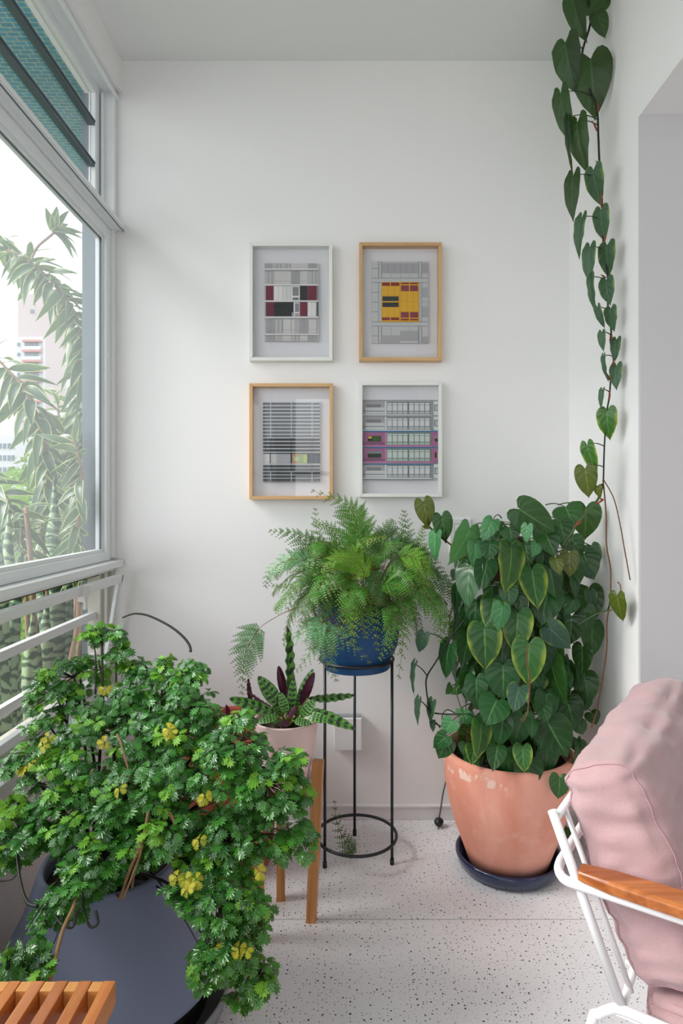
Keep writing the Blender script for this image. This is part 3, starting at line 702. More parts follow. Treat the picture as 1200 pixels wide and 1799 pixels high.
# 3: beech frame, blinds
p3 = [(278, 308, 950, 1243, 'C9CBCE')]
rs = random.Random(4)
k = 0
for y in list(range(308, 905, 42)) + list(range(1040, 1243, 40)):
    dk = '6F7276' if y < 700 else ('2C2E33' if y < 905 else '34383B')
    p3.append((280, y + 8, 948, min(y + 36, 1243), dk))
    p3 += [(280, y + 8, 300, min(y + 36, 1243), '55585C')]
    for x in (370, 612, 855): p3.append((x - 5, y + 4, x + 6, min(y + 38, 1243), 'B9BBBE' if y < 720 or y > 1100 else '222428'))
p3 += [(278, 918, 950, 1028, 'B9B8B8'), (300, 918, 360, 1028, 'C6C3BF'), (360, 918, 374, 1028, '3A3C40')] + louvre(440, 918, 605, 1028, 'A5A5AA', '8E8E94', 18) + [(605, 918, 622, 1028, '26282C'), (622, 918, 700, 1028, 'B48A6A'), (700, 918, 800, 1028, '8FA36A'), (755, 930, 795, 1020, 'A9BF62'), (640, 950, 700, 1000, 'A9B98A'), (800, 918, 950, 1028, '27303F')]
for x in (850, 900): p3.append((x, 918, x + 4, 1028, '6F7F92'))
for y in (950, 985): p3.append((800, y, 950, y + 4, '5F6F82'))
picture('beech-framed print of grey window blinds with a small green view, lower left of four', (420, 660), (118, 88, 1100, 1450), M['fr_wood'], M['fr_woodx'], 0, .010, p3)
# 4: off-white frame, pink floors
p4 = [(182, 284, 1064, 1226, 'C3C7C9')]
for y0, pink in ((290, 0), (470, 0), (652, 1), (842, 1), (1030, 0)):
    fr, gl, ed = ('6E8480', 'C2CBC4', '5C7470') if pink else ('7F858A', 'CDD1D3', '5E6267')
    p4 += [(182, y0 + 10, 450, y0 + 175, '9C6088' if pink else 'A6A2A5')]
    p4 += [(440, y0 + 10, 462, y0 + 178, 'B57B9E' if pink else 'D2D4D6')]
    p4 += [(462, y0 + 14, 975, y0 + 165, fr)]
    for j in range(8):
        x = 470 + j * 62 + (8 if j > 3 else 0)
        p4 += [(x, y0 + 30, x + 52, y0 + 48, gl), (x, y0 + 54, x + 52, y0 + 122, gl), (x, y0 + 132, x + 52, y0 + 158, 'A6B5AE' if pink else 'B4B8BB')]
    p4 += [(706, y0 + 14, 714, y0 + 165, ed)]
    if pink:
        p4 += [(240, y0 + 55, 395, y0 + 120, '14210F')] + ([(245, y0 + 60, 290, y0 + 85, 'D8A54A'), (300, y0 + 60, 385, y0 + 112, '2E5A14')] if y0 == 652 else [(240, y0 + 48, 400, y0 + 72, '6F8482')])
        for x in range(190, 440, 20): p4.append((x, y0 + 128, x + 9, y0 + 158, '5E3A55'))
        p4 += [(190, y0 + 124, 445, y0 + 130, '8A6480'), (186, y0 + 162, 1000, y0 + 182, 'B8709A'), (982, y0 + 10, 1064, y0 + 182, '9C6088'), (1024, y0 + 60, 1064, y0 + 122, '1B2622' if y0 == 652 else 'A28A3C'), (182, y0 - 6, 1064, y0 + 10, '2F6F95')]
        if y0 == 842: p4 += [(1024, y0 + 60, 1046, y0 + 122, '111')] if False else [(1024, y0 + 60, 1046, y0 + 122, '111111')]
        else: p4 += [(1024, y0 + 60, 1064, y0 + 84, '7E908A')]
    else:
        p4 += [(230, y0 + 45, 395, y0 + 80, '7E8083')] + louvre(216, y0 + 84, 440, y0 + 160, 'CFD1D2', '9FA2A4', 22, True, 4) + [(182, y0 + 122, 440, y0 + 130, '6A6D70')]
        p4 += [(182, y0 + 165, 985, y0 + 180, 'D3D6D7'), (182, y0 + 180, 1000, y0 + 186, '6D7277'), (182, y0 - 4, 1064, y0 + 10, '8D9196'), (975, y0 + 10, 1012, y0 + 170, '8E9094'), (1012, y0 + 10, 1064, y0 + 170, 'CDD1D3'), (1020, y0 + 50, 1064, y0 + 125, '54585C'), (1028, y0 + 58, 1064, y0 + 118, 'AEB6BA')]
p4 += [(182, 1032, 1010, 1046, '2F6F95')]
picture('off-white framed print of glazed floors with two pink storeys, lower right of four', (610, 660), (138, 70, 1112, 1422), M['fr_white'], M['fr_white'], 0, .008, p4)

# ================================================================ WALL FITTINGS
M['plast'] = plain('white_plastic', 'E2E2E2', 0.35, 0.01)
M['plast_g'] = plain('grey_plastic_gap', '8E9092', 0.5, 0.02)
def wallbox(name, lab, cat, a, b, dep, fn):
    p, q = P(*a, BY - dep), P(*b, BY - dep); t = thing(name, lab, cat, ((p.x + q.x) / 2, BY, (p.z + q.z) / 2)); fn(t, p, q, dep); return t
def f_sw(t, p, q, dep):
    MB().box((p.x, BY - dep, q.z), (q.x, BY, p.z)).build('plate', M['plast'], t, bevel=.003)
    w = q.x - p.x; h = p.z - q.z
    MB().box((p.x + w * .22, BY - dep - .002, q.z + h * .20), (q.x - w * .18, BY - dep + .001, p.z - h * .14)).build('inner_frame', M['plast_g'], t, bevel=.001)
    for k in range(3):
        z1 = p.z - h * (.16 + k * .215); z0 = z1 - h * .20
        MB().box((p.x + w * .25, BY - dep - .005, z0), (q.x - w * .21, BY - dep, z1)).build('rocker', M['plast'], t, bevel=.0015)
wallbox('light_switch', 'white light switch plate half hidden behind the heart-leaf plant', 'switch', (790, 911), (828, 973), .009, f_sw)
def f_bx(t, p, q, dep):
    MB().box((p.x, BY - dep, q.z), (q.x, BY, p.z)).build('cover', M['plast'], t, bevel=.003)
    MB().box((p.x + .002, BY - dep + .008, p.z - .001), (q.x - .002, BY - .004, p.z + .004)).build('lid_edge', M['plast_g'], t)
wallbox('junction_box', 'square white box on the wall behind the black stand', 'box', (587, 1262), (636, 1319), .04, f_bx)
def f_out(t, p, q, dep):
    MB().box((p.x, BY - dep, q.z), (q.x, BY, p.z)).build('plate', M['plast'], t, bevel=.003)
    MB().box((p.x + .02, BY - dep - .002, q.z + .03), (q.x - .02, BY - dep + .001, p.z - .03)).build('socket_face', M['plast_g'], t, bevel=.001)
wallbox('wall_socket', 'white wall socket peeking out left of the heart-leaf plant', 'socket', (788, 1252), (823, 1292), .009, f_out)
M['rubber'] = plain('black_rubber', '17181B', 0.5, 0.1)
M['cord'] = plain('grey_cord', '55575B', 0.5, 0.1)
pg = thing('plug', 'black power plug on the floor left of the terracotta pot', 'plug', tuple(P(771, 1453, 2.19)[:2]) + (0,))
c0 = V(WL[pg.name])
MB().lathe([(0, .004), (.011, .006), (.016, .014), (.017, .022), (.011, .030), (0, .032)], c0, 8).build('plug_body', M['rubber'], pg, bevel=.001)
for s in (-1, 1): MB().tube([c0 + V((s * .006, -.006, .008)), c0 + V((s * .006, -.014, .0025))], .002, 6).build('pin', M['joint'], pg)
MB().tube(smoothpath([c0 + V((0, .002, .028)), c0 + V((.006, 0, .06)), c0 + V((.02, .02, .12)), c0 + V((.05, .03, .22)), c0 + V((.07, .04, .32))], 6), .0028, 8).build('cord', M['cord'], pg)
# body of the unseen ceiling lamp added as fill in the living room
M['lampg'] = N('fill_lamp_glow'); _e = M['lampg'].n('ShaderNodeEmission'); _e.inputs[0].default_value = (1, .95, .9, 1); _e.inputs[1].default_value = 4.0; M['lampg'] = M['lampg'].done(_e.outputs[0])
for nm, lab, c, r in (('fill_ceiling_lamp', 'round ceiling lamp added unseen in the living room', (2.6, -.4, 2.70), .32),):
    t = thing(nm, lab, 'lamp', c)
    MB().lathe([(0, 0), (r, 0), (r, -.02), (r - .02, -.02)], c, 40).build('base', M['base'], t)
    MB().lathe([(r - .02, -.018), (r - .02, -.03), (0, -.034)], c, 40).build('diffuser', M['lampg'], t)
# ================================================================ POTS AND STANDS
def terramat(name, a, b, c, chalk=0.4):
    m = N(name)
    n1 = m.noise(5, 5, m.mapped((1, 1, .45)), .6, .6); n2 = m.noise(22, 4)
    col = m.mix(m.smooth(n1, .35, .65), lin(a), lin(b))
    col = m.mix(m.math('MULTIPLY', m.smooth(n2, .55, .75), .35), col, lin(c))
    n3 = m.noise(24, 5, m.mapped((1, 1, .6), (4, 1, 2)), .7)
    z = m.n('ShaderNodeSeparateXYZ'); m.set(z.inputs[0], m.obj())
    if chalk:
        band = m.math('MULTIPLY', m.smooth(z.outputs[2], .300, .306), m.math('SUBTRACT', 1.0, m.smooth(z.outputs[2], .328, .334)))
        left = m.math('SUBTRACT', 1.0, m.smooth(z.outputs[0], -.07, -.03))
        col = m.mix(m.math('MULTIPLY', m.math('MULTIPLY', m.smooth(n3, .50, .56), band), m.math('MULTIPLY', left, .75)), col, lin('EBD2C4'))
        low = m.math('SUBTRACT', 1.0, m.smooth(m.math('ADD', z.outputs[2], m.math('MULTIPLY', n2, .03)), .03, .065))
        col = m.mix(m.math('MULTIPLY', low, .45), col, lin('8A5A48'))
    return m.done(m.pr(col, .8, m.bump(n2, .12, .002), .3))
M['terra'] = terramat('terracotta', 'DA917B', 'E6A794', 'EDC0B0')
M['brick'] = plain('brick_red_plastic', 'A54C36', .5, .06, 6)
M['navy'] = plain('navy_glaze', '16264A', .12, .25, 25, coat=.5)
M['blue'] = plain('matt_blue_pot', '124A7C', .55, .04, 3)
M['pinkp'] = plain('pink_ceramic', 'E6C9C5', .35, .03, 4, coat=.2)
M['greyp'] = plain('slate_grey_plastic', '747D97', .5, .04, 3, bump=.04, bscale=200)
M['blackm'] = plain('black_metal', '1A1E26', .4, .1, 8)
M['blackin'] = plain('black_inner_base', '0B0B0D', .6, .1)

# ---- terracotta pot with the heart-leaf plant
PC = V((.487, 1.965, 0))
sa = thing('pot_saucer', 'dark blue glazed saucer under the terracotta pot', 'saucer', tuple(PC))
MB().lathe([(0, .004), (.10, 0), (.135, 0), (.153, .012), (.161, .038), (.160, .046), (.153, .048), (.147, .038), (.135, .014), (0, .010)], PC, 64).build('dish', M['navy'], sa)
pp = thing('potted_philodendron', 'tall heart-leaf philodendron in a round terracotta pot in the corner', 'potted plant', (PC.x, PC.y, .012))
prof = [(0, .012), (.112, .012), (.122, .018), (.140, .07), (.163, .13), (.182, .20), (.194, .265), (.198, .318), (.199, .345), (.197, .360), (.190, .366), (.180, .362), (.176, .345), (.176, .315)]
MB().lathe(prof, PC, 72).build('pot', M['terra'], pp)
sv = MB(); rs = random.Random(2)
def soil(mb, c, r, z, seed=1):
    rs = random.Random(seed); n = 26; vs = [(c[0], c[1], z + .006)]; fs = []
    for k in range(1, 6):
        for j in range(n):
            a = 2 * math.pi * j / n; rr = r * k / 5; vs.append((c[0] + rr * math.cos(a), c[1] + rr * math.sin(a), z + (rs.uniform(-.006, .008) if k < 5 else 0)))
    for j in range(n): fs.append((0, 1 + j, 1 + (j + 1) % n))
    for k in range(4):
        for j in range(n): fs.append((1 + k * n + j, 1 + (k + 1) * n + j, 1 + (k + 1) * n + (j + 1) % n, 1 + k * n + (j + 1) % n))
    return mb.add(vs, fs, smooth=False)
soil(sv, PC, .177, .325).build('soil', M['soil'], pp)
# support pole
M['pole'] = plain('fibre_pole', '3A2A1C', .95, .4, 40, bump=.8)
MB().tube([PC + V((0, .0, .30)), PC + V((0, 0, .70)), PC + V((.01, 0, 1.02))], [.055, .06, .055], 14).build('moss_pole', M['pole'], pp)

def heart_mesh(mat, fold=.18, droop=.22, wav=.02, seed=0, tipc=0.0):
    rs = random.Random(seed)
    out = [(0, 0), (.07, -.115), (.17, -.19), (.29, -.195), (.40, -.12), (.465, .01), (.492, .15), (.482, .30), (.438, .46), (.362, .62), (.25, .77), (.12, .895), (.035, .975), (0, 1.04)]
    mid = [0, .0, .005, .02, .05, .10, .18, .30, .44, .59, .74, .87, .96, 1.04]
    vs = []; uv = []; fs = []; cols = 4; k = len(out); ph = rs.uniform(0, 6)
    for side in (1, -1):
        b = len(vs)
        for i in range(k):
            for c in range(cols + 1):
                f = c / cols; x = out[i][0] * f; y = mid[i] + (out[i][1] - mid[i]) * f
                z = fold * abs(x) - .35 * fold * x * x / .25 - droop * max(y, -.1) ** 2 + wav * f * math.sin(y * 14 + ph + side) - (.10 * f if y < 0 else 0) * .4
                vs.append((side * x + tipc * y * y, y, z)); uv.append((f, i / (k - 1)))
        for i in range(k - 1):
            for c in range(cols):
                q = b + i * (cols + 1) + c; a = (q, q + 1, q + cols + 2, q + cols + 1)
                fs.append(a if side > 0 else a[::-1])
    me = bpy.data.meshes.new('leaf'); me.from_pydata(vs, [], fs); me.materials.append(mat)
    ul = me.uv_layers.new(name='UVMap')
    for l in me.loops: ul.data[l.index].uv = uv[l.vertex_index]
    me.polygons.foreach_set('use_smooth', [True] * len(fs)); me.update(); return me
hm = {k: [heart_mesh(M[mk], .08 + .05 * i, .12 + .10 * i, .012 + .006 * i, i, (-.06, .05, .0)[i]) for i in range(3)] for k, mk in (('d', 'phil'), ('y', 'phil_y'), ('l', 'phil_l'), ('o', 'phil_o'), ('w', 'phil_w'), ('g', 'phil_g'))}
CAMP = V((0, 0, CAMZ))
def keep_off_wall(o, parent):
    w = WL[parent.name]; m = o.matrix_basis; ox = max((m @ v.co).x for v in o.data.vertices) + w[0]
    if ox > .773: m = m.copy(); m.translation.x -= ox - .773; o.matrix_basis = m
def heart(parent, a, tip, wpx, Y, kind='d', dy=0.0, turn=1, seed=0, mb_pet=None, pet_from=None, pr_=.0016, rotmin=.5):
    """leaf whose sinus sits at a and whose tip at tip; wpx is its seen width"""
    A = P(*a, Y); T = P(*tip, Y + dy); d = T - A; L = d.length
    w = wpx * Y / F; nat = .96 * L; ratio = min(1, w / nat)
    view = (CAMP - A).normalized(); y = d.normalized(); n = (view - y * view.dot(y)).normalized()
    rot = max(rotmin, min(1, ratio / .68)); ang = math.acos(rot) * turn
    n = Matrix.Rotation(ang, 3, y) @ n
    n = (n + V((0, -.05, .12))).normalized()
    wx = 1.14 * w / (nat * rot)
    me = hm[kind][seed % 3]; s = L / 1.04
    o = leaf_obj('leaf', me, parent, A, d, n, (s * wx, s, s))
    keep_off_wall(o, parent)
    if mb_pet is not None and pet_from is not None:
        p0 = V(pet_from); c = (p0 + A) / 2 + V((0, 0, .25 * (p0 - A).length)); mb_pet.tube(bez(p0, c, A, 6), [pr_ * 1.2] * 3 + [pr_] * 4, 5)
    return o
c3 = lambda x, y: (700 + x / 2.79, 850 + y / 2.79)
c4 = lambda x, y: (700 + x / 2.79, 1150 + y / 2.79)
def surfY(px, extra=0.0):
    """depth of the leaf curtain around the pole"""
    x = (px - PX0) * 1.9 / F - .505; r = .235; x = max(-r * .98, min(r * .98, x))
    return 1.965 - math.sqrt(r * r - x * x) * .85 - extra
L3 = [(595, 125, 775, 250, 150, 'd', 2), (820, 115, 860, 200, 130, 'd', -1), (920, 115, 915, 278, 132, 'd', 0), (795, 190, 815, 312, 105, 'd', 1.5), (715, 230, 770, 340, 115, 'd', 1),
      (552, 312, 565, 540, 108, 'y', 2.5), (655, 425, 680, 615, 122, 'y', 2.2), (350, 222, 275, 412, 98, 'l', 2), (462, 180, 412, 275, 76, 'l', .5), (350, 402, 322, 608, 114, 'd', 2),
      (435, 382, 405, 512, 104, 'd', 1.5), (470, 560, 435, 718, 108, 'y', 1.5), (510, 598, 486, 722, 78, 'l', 2.6), (420, 708, 435, 922, 154, 'y', 2.6), (585, 635, 575, 838, 138, 'y', 1.6),
      (640, 785, 625, 1000, 148, 'y', 2.8), (738, 708, 856, 806, 112, 'g', 2.8), (800, 385, 860, 548, 180, 'd', .8), (735, 520, 690, 692, 150, 'd', .1), (862, 560, 828, 642, 66, 'd', 1.6),
      (912, 608, 935, 728, 88, 'd', 1.8), (950, 690, 945, 858, 98, 'd', 1), (902, 800, 900, 946, 86, 'd', 1.6), (752, 868, 776, 1102, 98, 'd', 1.8), (592, 998, 556, 1116, 96, 'g', 2.9),
      (512, 890, 520, 1072, 155, 'd', 1.4), (380, 955, 385, 1110, 102, 'd', 1.6), (350, 910, 325, 1062, 84, 'd', 1), (448, 292, 445, 378, 84, 'd', .6), (622, 300, 640, 405, 90, 'd', 1.2),
      (632, 205, 620, 290, 52, 'l', 2.4), (678, 293, 668, 352, 48, 'l', 2.4), (850, 275, 905, 335, 92, 'd', .6), (910, 345, 952, 472, 114, 'd', .4), (945, 305, 985, 390, 72, 'g', 1.6),
      (908, 405, 955, 470, 54, 'g', 1.6), (945, 515, 975, 660, 115, 'd', .6), (940, 530, 955, 620, 55, 'g', 1.4), (770, 366, 792, 442, 62, 'o', 2.6), (838, 340, 836, 462, 84, 'o', 2.3),
      (850, 650, 845, 800, 130, 'd', .5), (585, 530, 612, 632, 84, 'd', .9), (378, 572, 370, 706, 96, 'd', .8), (340, 735, 330, 905, 92, 'd', .6), (505, 760, 512, 905, 92, 'd', .4),
      (715, 668, 735, 725, 80, 'd', .8), (910, 940, 940, 1085, 114, 'd', .6), (822, 935, 820, 1025, 64, 'd', .8), (790, 545, 812, 640, 80, 'd', .3), (760, 770, 790, 930, 70, 'd', 1.2),
      (545, 215, 560, 290, 90, 'd', 0), (430, 560, 420, 640, 80, 'd', 0), (690, 950, 680, 1030, 80, 'y', .2), (330, 620, 325, 720, 60, 'd', 0), (285, 430, 265, 470, 50, 'g', .6),
      (480, 1060, 420, 1130, 130, 'd', 2.0), (860, 560, 880, 600, 70, 'd', .2), (880, 300, 880, 360, 60, 'd', 0), (650, 860, 700, 940, 80, 'd', .2), (375, 290, 380, 400, 70, 'l', 1.0)]
L4 = [(482, 225, 420, 342, 144, 'd', 2.3), (515, 318, 490, 462, 92, 'd', 2.4), (405, 342, 410, 517, 88, 'y', 2.4), (735, 335, 822, 515, 172, 'd', 2.6), (485, 452, 468, 567, 88, 'd', 2.4),
      (610, 300, 565, 472, 112, 'd', 1.6), (608, 455, 612, 582, 86, 'y', 2.2), (652, 318, 665, 402, 52, 'd', 1.9), (825, 225, 872, 365, 130, 'd', 1), (700, 225, 725, 332, 84, 'd', 1.5),
      (882, 195, 882, 300, 64, 'd', .8), (372, 450, 360, 525, 74, 'y', 1.2), (325, 80, 345, 235, 80, 'd', .6), (262, 325, 225, 392, 80, 'l', 2.2), (235, 400, 165, 460, 76, 'd', 2.2),
      (240, 425, 188, 510, 90, 'd', 2.6), (238, 415, 240, 480, 40, 'l', 2.8), (320, 295, 362, 340, 62, 'l', 1.8), (545, 478, 530, 535, 54, 'd', 1.4), (790, 603, 788, 722, 88, 'd', 3.0),
      (880, 330, 905, 400, 70, 'd', .6), (930, 210, 915, 280, 40, 'd', .8), (960, 285, 990, 340, 70, 'd', .4), (300, 150, 282, 190, 34, 'l', 1), (258, 155, 235, 190, 34, 'l', 1),
      (300, 270, 312, 320, 40, 'l', 1.8), (640, 150, 690, 250, 90, 'd', .3), (560, 120, 570, 230, 100, 'd', .2), (770, 150, 790, 250, 100, 'd', .2), (440, 120, 440, 230, 100, 'd', .2),
      (700, 380, 690, 460, 90, 'd', .2), (880, 420, 870, 480, 80, 'd', .2), (830, 850, 836, 902, 50, 'd', 0), (330, 440, 310, 490, 60, 'd', .8), (450, 400, 440, 450, 60, 'd', .3)]
pet = MB(); k = 0
for LL, cc in ((L3, c3), (L4, c4)):
    for (ax, ay, tx, ty, w, kd, lay) in LL:
        a = cc(ax, ay); t = cc(tx, ty); mx = (a[0] + t[0]) / 2
        Y = surfY(mx) + .055 - .022 * lay
        dy = rnd(-.05, .0)
        if (ax, ay) in ((790, 603), (235, 400), (240, 425), (262, 325), (238, 415)): Y = 1.752; dy = 0
        if (ax, ay) == (830, 850): Y = 2.02
        root = P(a[0] * .6 + 905 * .4, a[1] - 4, min(Y + .10, 1.93))
        heart(pp, a, t, w / 2.79, Y, kd, dy, rnd(-1, 1) > 0 and 1 or -1, k, pet, root); k += 1
# shaded filling leaves behind the front ones
rs = random.Random(11)
for i in range(150):
    an = rs.uniform(0, 2 * math.pi); z = rs.uniform(.36, 1.05); r = rs.uniform(.12, .205) * (1 - .25 * max(0, (z - .9) / .2))
    q = V((.505 + r * math.cos(an) * .98, 1.955 + r * math.sin(an) * .85, z)); outw = V((math.cos(an), math.sin(an), .1))
    if q.x > .67: q.x = .67
    L = rs.uniform(.055, .085)
    leaf_obj('leaf', hm['d'][i % 3], pp, q, V((outw.x * .25 + rs.uniform(-.25, .25), outw.y * .25, -1)), outw + V((0, 0, .5)), L)
    pet.tube(bez(V((.50, 1.96, z + .01)), (q + V((.5, 1.96, z + .05))) / 2, q, 4), .0016, 4)
pet.build('petioles', M['stem_g'], pp)['kind'] = 'stuff'
def vine(parent, pts, r=.0022, mat='stem_d', name='stem'):
    return MB().tube(smoothpath(pts, 5), r, 6).build(name, M[mat], parent)
for i in range(7):
    a = i * .9; vine(pp, [PC + V((.10 * math.cos(a), .10 * math.sin(a), .32)), PC + V((.07 * math.cos(a + .5), .07 * math.sin(a + .5), .6)), PC + V((.07 * math.cos(a + 1.4), .07 * math.sin(a + 1.4), .85)), PC + V((.06 * math.cos(a + 2), .06 * math.sin(a + 2), 1.03))], .004, 'stem_g')
# hanging runners to the left
sp = MB()
r1 = [P(*c3(x, y), Yv) for x, y, Yv in ((330, 660, 1.85), (245, 770, 1.86), (185, 870, 1.87), (140, 945, 1.87), (137, 1010, 1.87), (155, 1110, 1.86))] + [P(*c4(165, 285), 1.86), P(*c4(230, 292), 1.83), P(*c4(305, 292), 1.80)]
vine(pp, r1, .0024)
for a, t, w, f, kd in (((125, 735), (95, 832), 62, (235, 775), 'g'), ((250, 790), (210, 962), 78, (232, 782), 'd'), ((77, 885), (50, 1040), 22, (140, 940), 'g')):
    heart(pp, c3(*a), c3(*t), w / 2.79, 1.86, kd, 0, 1, 1, sp, P(*c3(*f), 1.87))
for a, t, w, f in (((97, 222), (80, 348), 28, (150, 275)), ((165, 230), (142, 335), 40, (160, 285)), ((168, 325), (163, 382), 28, (205, 360))):
    heart(pp, c4(*a), c4(*t), w / 2.79, 1.86, 'g', 0, 1, 0, sp, P(*c4(*f), 1.87))
vine(pp, [P(*c4(x, y), 1.82) for x, y in ((290, 295), (240, 270), (215, 300), (215, 350), (175, 335))], .0018)
vine(pp, [P(*c4(x, y), 1.80) for x, y in ((320, 300), (300, 240), (285, 180), (300, 150))], .0016, 'stem_g')
# upper left runner
vine(pp, [P(*c3(x, y), Yv) for x, y, Yv in ((400, 380, 1.86), (300, 332, 1.88), (240, 285, 1.90), (165, 225, 1.92), (135, 190, 1.93))], .0026, 'stem_b')
for a, t, w, kd, f in (((122, 88), (155, 218), 88, 'o', (150, 210)), ((212, 160), (237, 292), 90, 'd', (235, 285)), ((182, 245), (165, 385), 54, 'l', (235, 290)), ((128, 205), (165, 222), 20, 'o', (165, 225))):
    heart(pp, c3(*a), c3(*t), w / 2.79, 1.89, kd, 0, 1, 1, sp, P(*c3(*f), 1.90))
# runner stem from the plant to the vine on the right wall, and long hanging roots
vine(pp, [P(*c3(x, y), Yv) for x, y, Yv in ((800, 300, 1.80), (850, 240, 1.80), (880, 190, 1.80), (960, 100, 1.82), (985, 60, 1.82), (1002, 0, 1.83))], .0036, 'stem_g')
for x, y in ((875, 200), (985, 90)): vine(pp, [P(*c3(x - 14, y + 8), 1.79), P(*c3(x, y), 1.785), P(*c3(x + 18, y - 12), 1.79), P(*c3(x + 4, y - 16), 1.79)], .0026, 'sheath', 'sheath')
vine(pp, [P(*c3(x, y), 1.80) for x, y in ((1003, -20), (1018, 150), (1020, 300), (1040, 420), (1038, 560), (1022, 680), (1022, 800), (1000, 960), (972, 1116))] + [P(*c4(965, 300), 1.80), P(*c4(946, 360), 1.80)], .0020, 'stem_b', 'aerial_root')
vine(pp, [P(*c3(x, y), Yv) for x, y, Yv in ((1006, -20, 1.80), (1055, 70, 1.77), (1085, 190, 1.745), (1110, 330, 1.73), (1136, 472, 1.72))], .0016, 'stem_b', 'aerial_root')
vine(pp, [P(*c3(x, y), 1.68) for x, y in ((635, 790), (632, 880), (645, 960), (635, 1110))] + [P(*c4(632, 290), 1.68), P(*c4(612, 325), 1.68), P(*c4(600, 315), 1.68)], .0018, 'stem_b', 'aerial_root')
heart(pp, c3(1072, 548), c3(1088, 684), 66 / 2.79, 1.735, 'o', 0, 1, 1, sp, P(*c3(1025, 620), 1.80))
vine(pp, [P(*c3(x, y), 1.735) for x, y in ((1090, 545), (1088, 500), (1074, 480))], .002, 'bark', 'sheath')
vine(pp, [P(*c3(x, y), Yv) for x, y, Yv in ((880, 690, 1.80), (985, 632, 1.78), (1045, 618, 1.74))], .0018, 'stem_g')
sp.build('runner_petioles', M['stem_d'], pp)['kind'] = 'stuff'

# ---- vine up the right wall
VY = 1.84
def VYf(py): return 1.885 - .085 * max(0, min(1, (py - 150) / 350))
wv = thing('wall_vine', 'long heart-leaf vine climbing the white corner wall up to the ceiling', 'climbing plant', tuple(P(1050, 980, VY)))
w1 = lambda x, y: (900 + x / 4, y / 4); w2 = lambda x, y: (950 + x / 4, 400 + y / 4)
stem = [w1(x, y) for x, y in ((565, -40), (548, 170), (490, 385), (520, 560), (592, 760), (605, 960), (612, 1130), (625, 1300), (632, 1450), (640, 1700))] + [w2(x, y) for x, y in ((440, 130), (470, 340), (472, 550), (495, 720), (490, 800), (512, 930), (495, 985), (490, 1090), (480, 1200), (465, 1290), (452, 1450), (445, 1600), (440, 1790))] + [c3(1002, 0)]
SP_ = smoothpath([P(x, y, VYf(y) + .008) for x, y in stem], 5)
nS = len(SP_); MB().tube(SP_, [.0034 - .0012 * (i / nS) for i in range(nS)], 7).build('stem', M['stem_d'], wv)
wp = MB()
def near(q): return min(SP_, key=lambda s: (s - q).length + .35 * abs(s.z - q.z))
W1 = [(415, -40, 490, 305, 122, 'w', 1), (500, -40, 540, 52, 50, 'w', 1), (655, -30, 515, 85, 150, 'w', -1), (598, 100, 650, 265, 108, 'w', -1), (372, 300, 415, 638, 165, 'w', 1), (550, 415, 580, 790, 252, 'w', 1),
      (337, 660, 390, 1022, 106, 'w', 1), (385, 830, 386, 1218, 30, 'w', 1), (457, 858, 470, 1197, 124, 'w', 1), (425, 1238, 401, 1552, 92, 'w', 1), (570, 1195, 600, 1440, 112, 'g', 1), (485, 1530, 430, 1792, 64, 'g', 1), (622, 1478, 630, 1702, 98, 'g', 1)]
W2 = [(342, 140, 320, 392, 80, 'g', 1), (465, 125, 460, 345, 102, 'g', 1), (352, 350, 350, 608, 44, 'g', 1), (460, 370, 470, 548, 92, 'g', 1), (397, 560, 436, 712, 46, 'g', 1), (490, 570, 490, 726, 76, 'g', 1),
      (427, 738, 430, 872, 48, 'g', 1), (530, 788, 511, 936, 62, 'g', 1), (440, 908, 446, 1082, 28, 'g', 1), (530, 972, 515, 1142, 76, 'g', 1), (430, 1142, 411, 1272, 34, 'g', 1), (465, 1288, 465, 1492, 124, 'y', 1),
      (325, 1530, 378, 1738, 88, 'y', 1), (312, 1695, 345, 1905, 138, 'o', 1), (400, 1820, 410, 1905, 50, 'o', 1)]
for LL, cc in ((W1, w1), (W2, w2)):
    for i, (ax, ay, tx, ty, w, kd, tn) in enumerate(LL):
        a = cc(ax, ay); A = P(*a, VYf(a[1]) - .01); st = near(A + V((.0, 0, .0)))
        heart(wv, a, cc(tx, ty), w / 4, VYf(a[1]) - .01, kd, 0.0, tn, i, wp, st, .0013, rotmin=.82)
wp.build('petioles', M['stem_d'], wv)['kind'] = 'stuff'
for (x, y), (x2, y2) in ((w1(600, 790), w1(604, 715)), (w1(596, 920), w1(560, 845)), (w1(612, 1150), w1(585, 1130)), (w1(628, 1460), w1(620, 1345)), (w1(640, 1730), w1(655, 1640)), (w2(440, 130), w2(452, 45)), (w2(455, 350), w2(420, 330)), (w2(492, 800), w2(500, 735)), (w2(495, 980), w2(515, 925)), (w2(482, 1070), w2(462, 1018)), (w2(480, 1215), w2(486, 1135))):
    p, q = P(x, y, VYf(y) + .004), P(x2, y2, VYf(y) - .004); MB().tube([p, p.lerp(q, .5) + V((.001, 0, 0)), q], [.0022, .0026, .0006], 6).build('sheath', M['sheath'], wv)

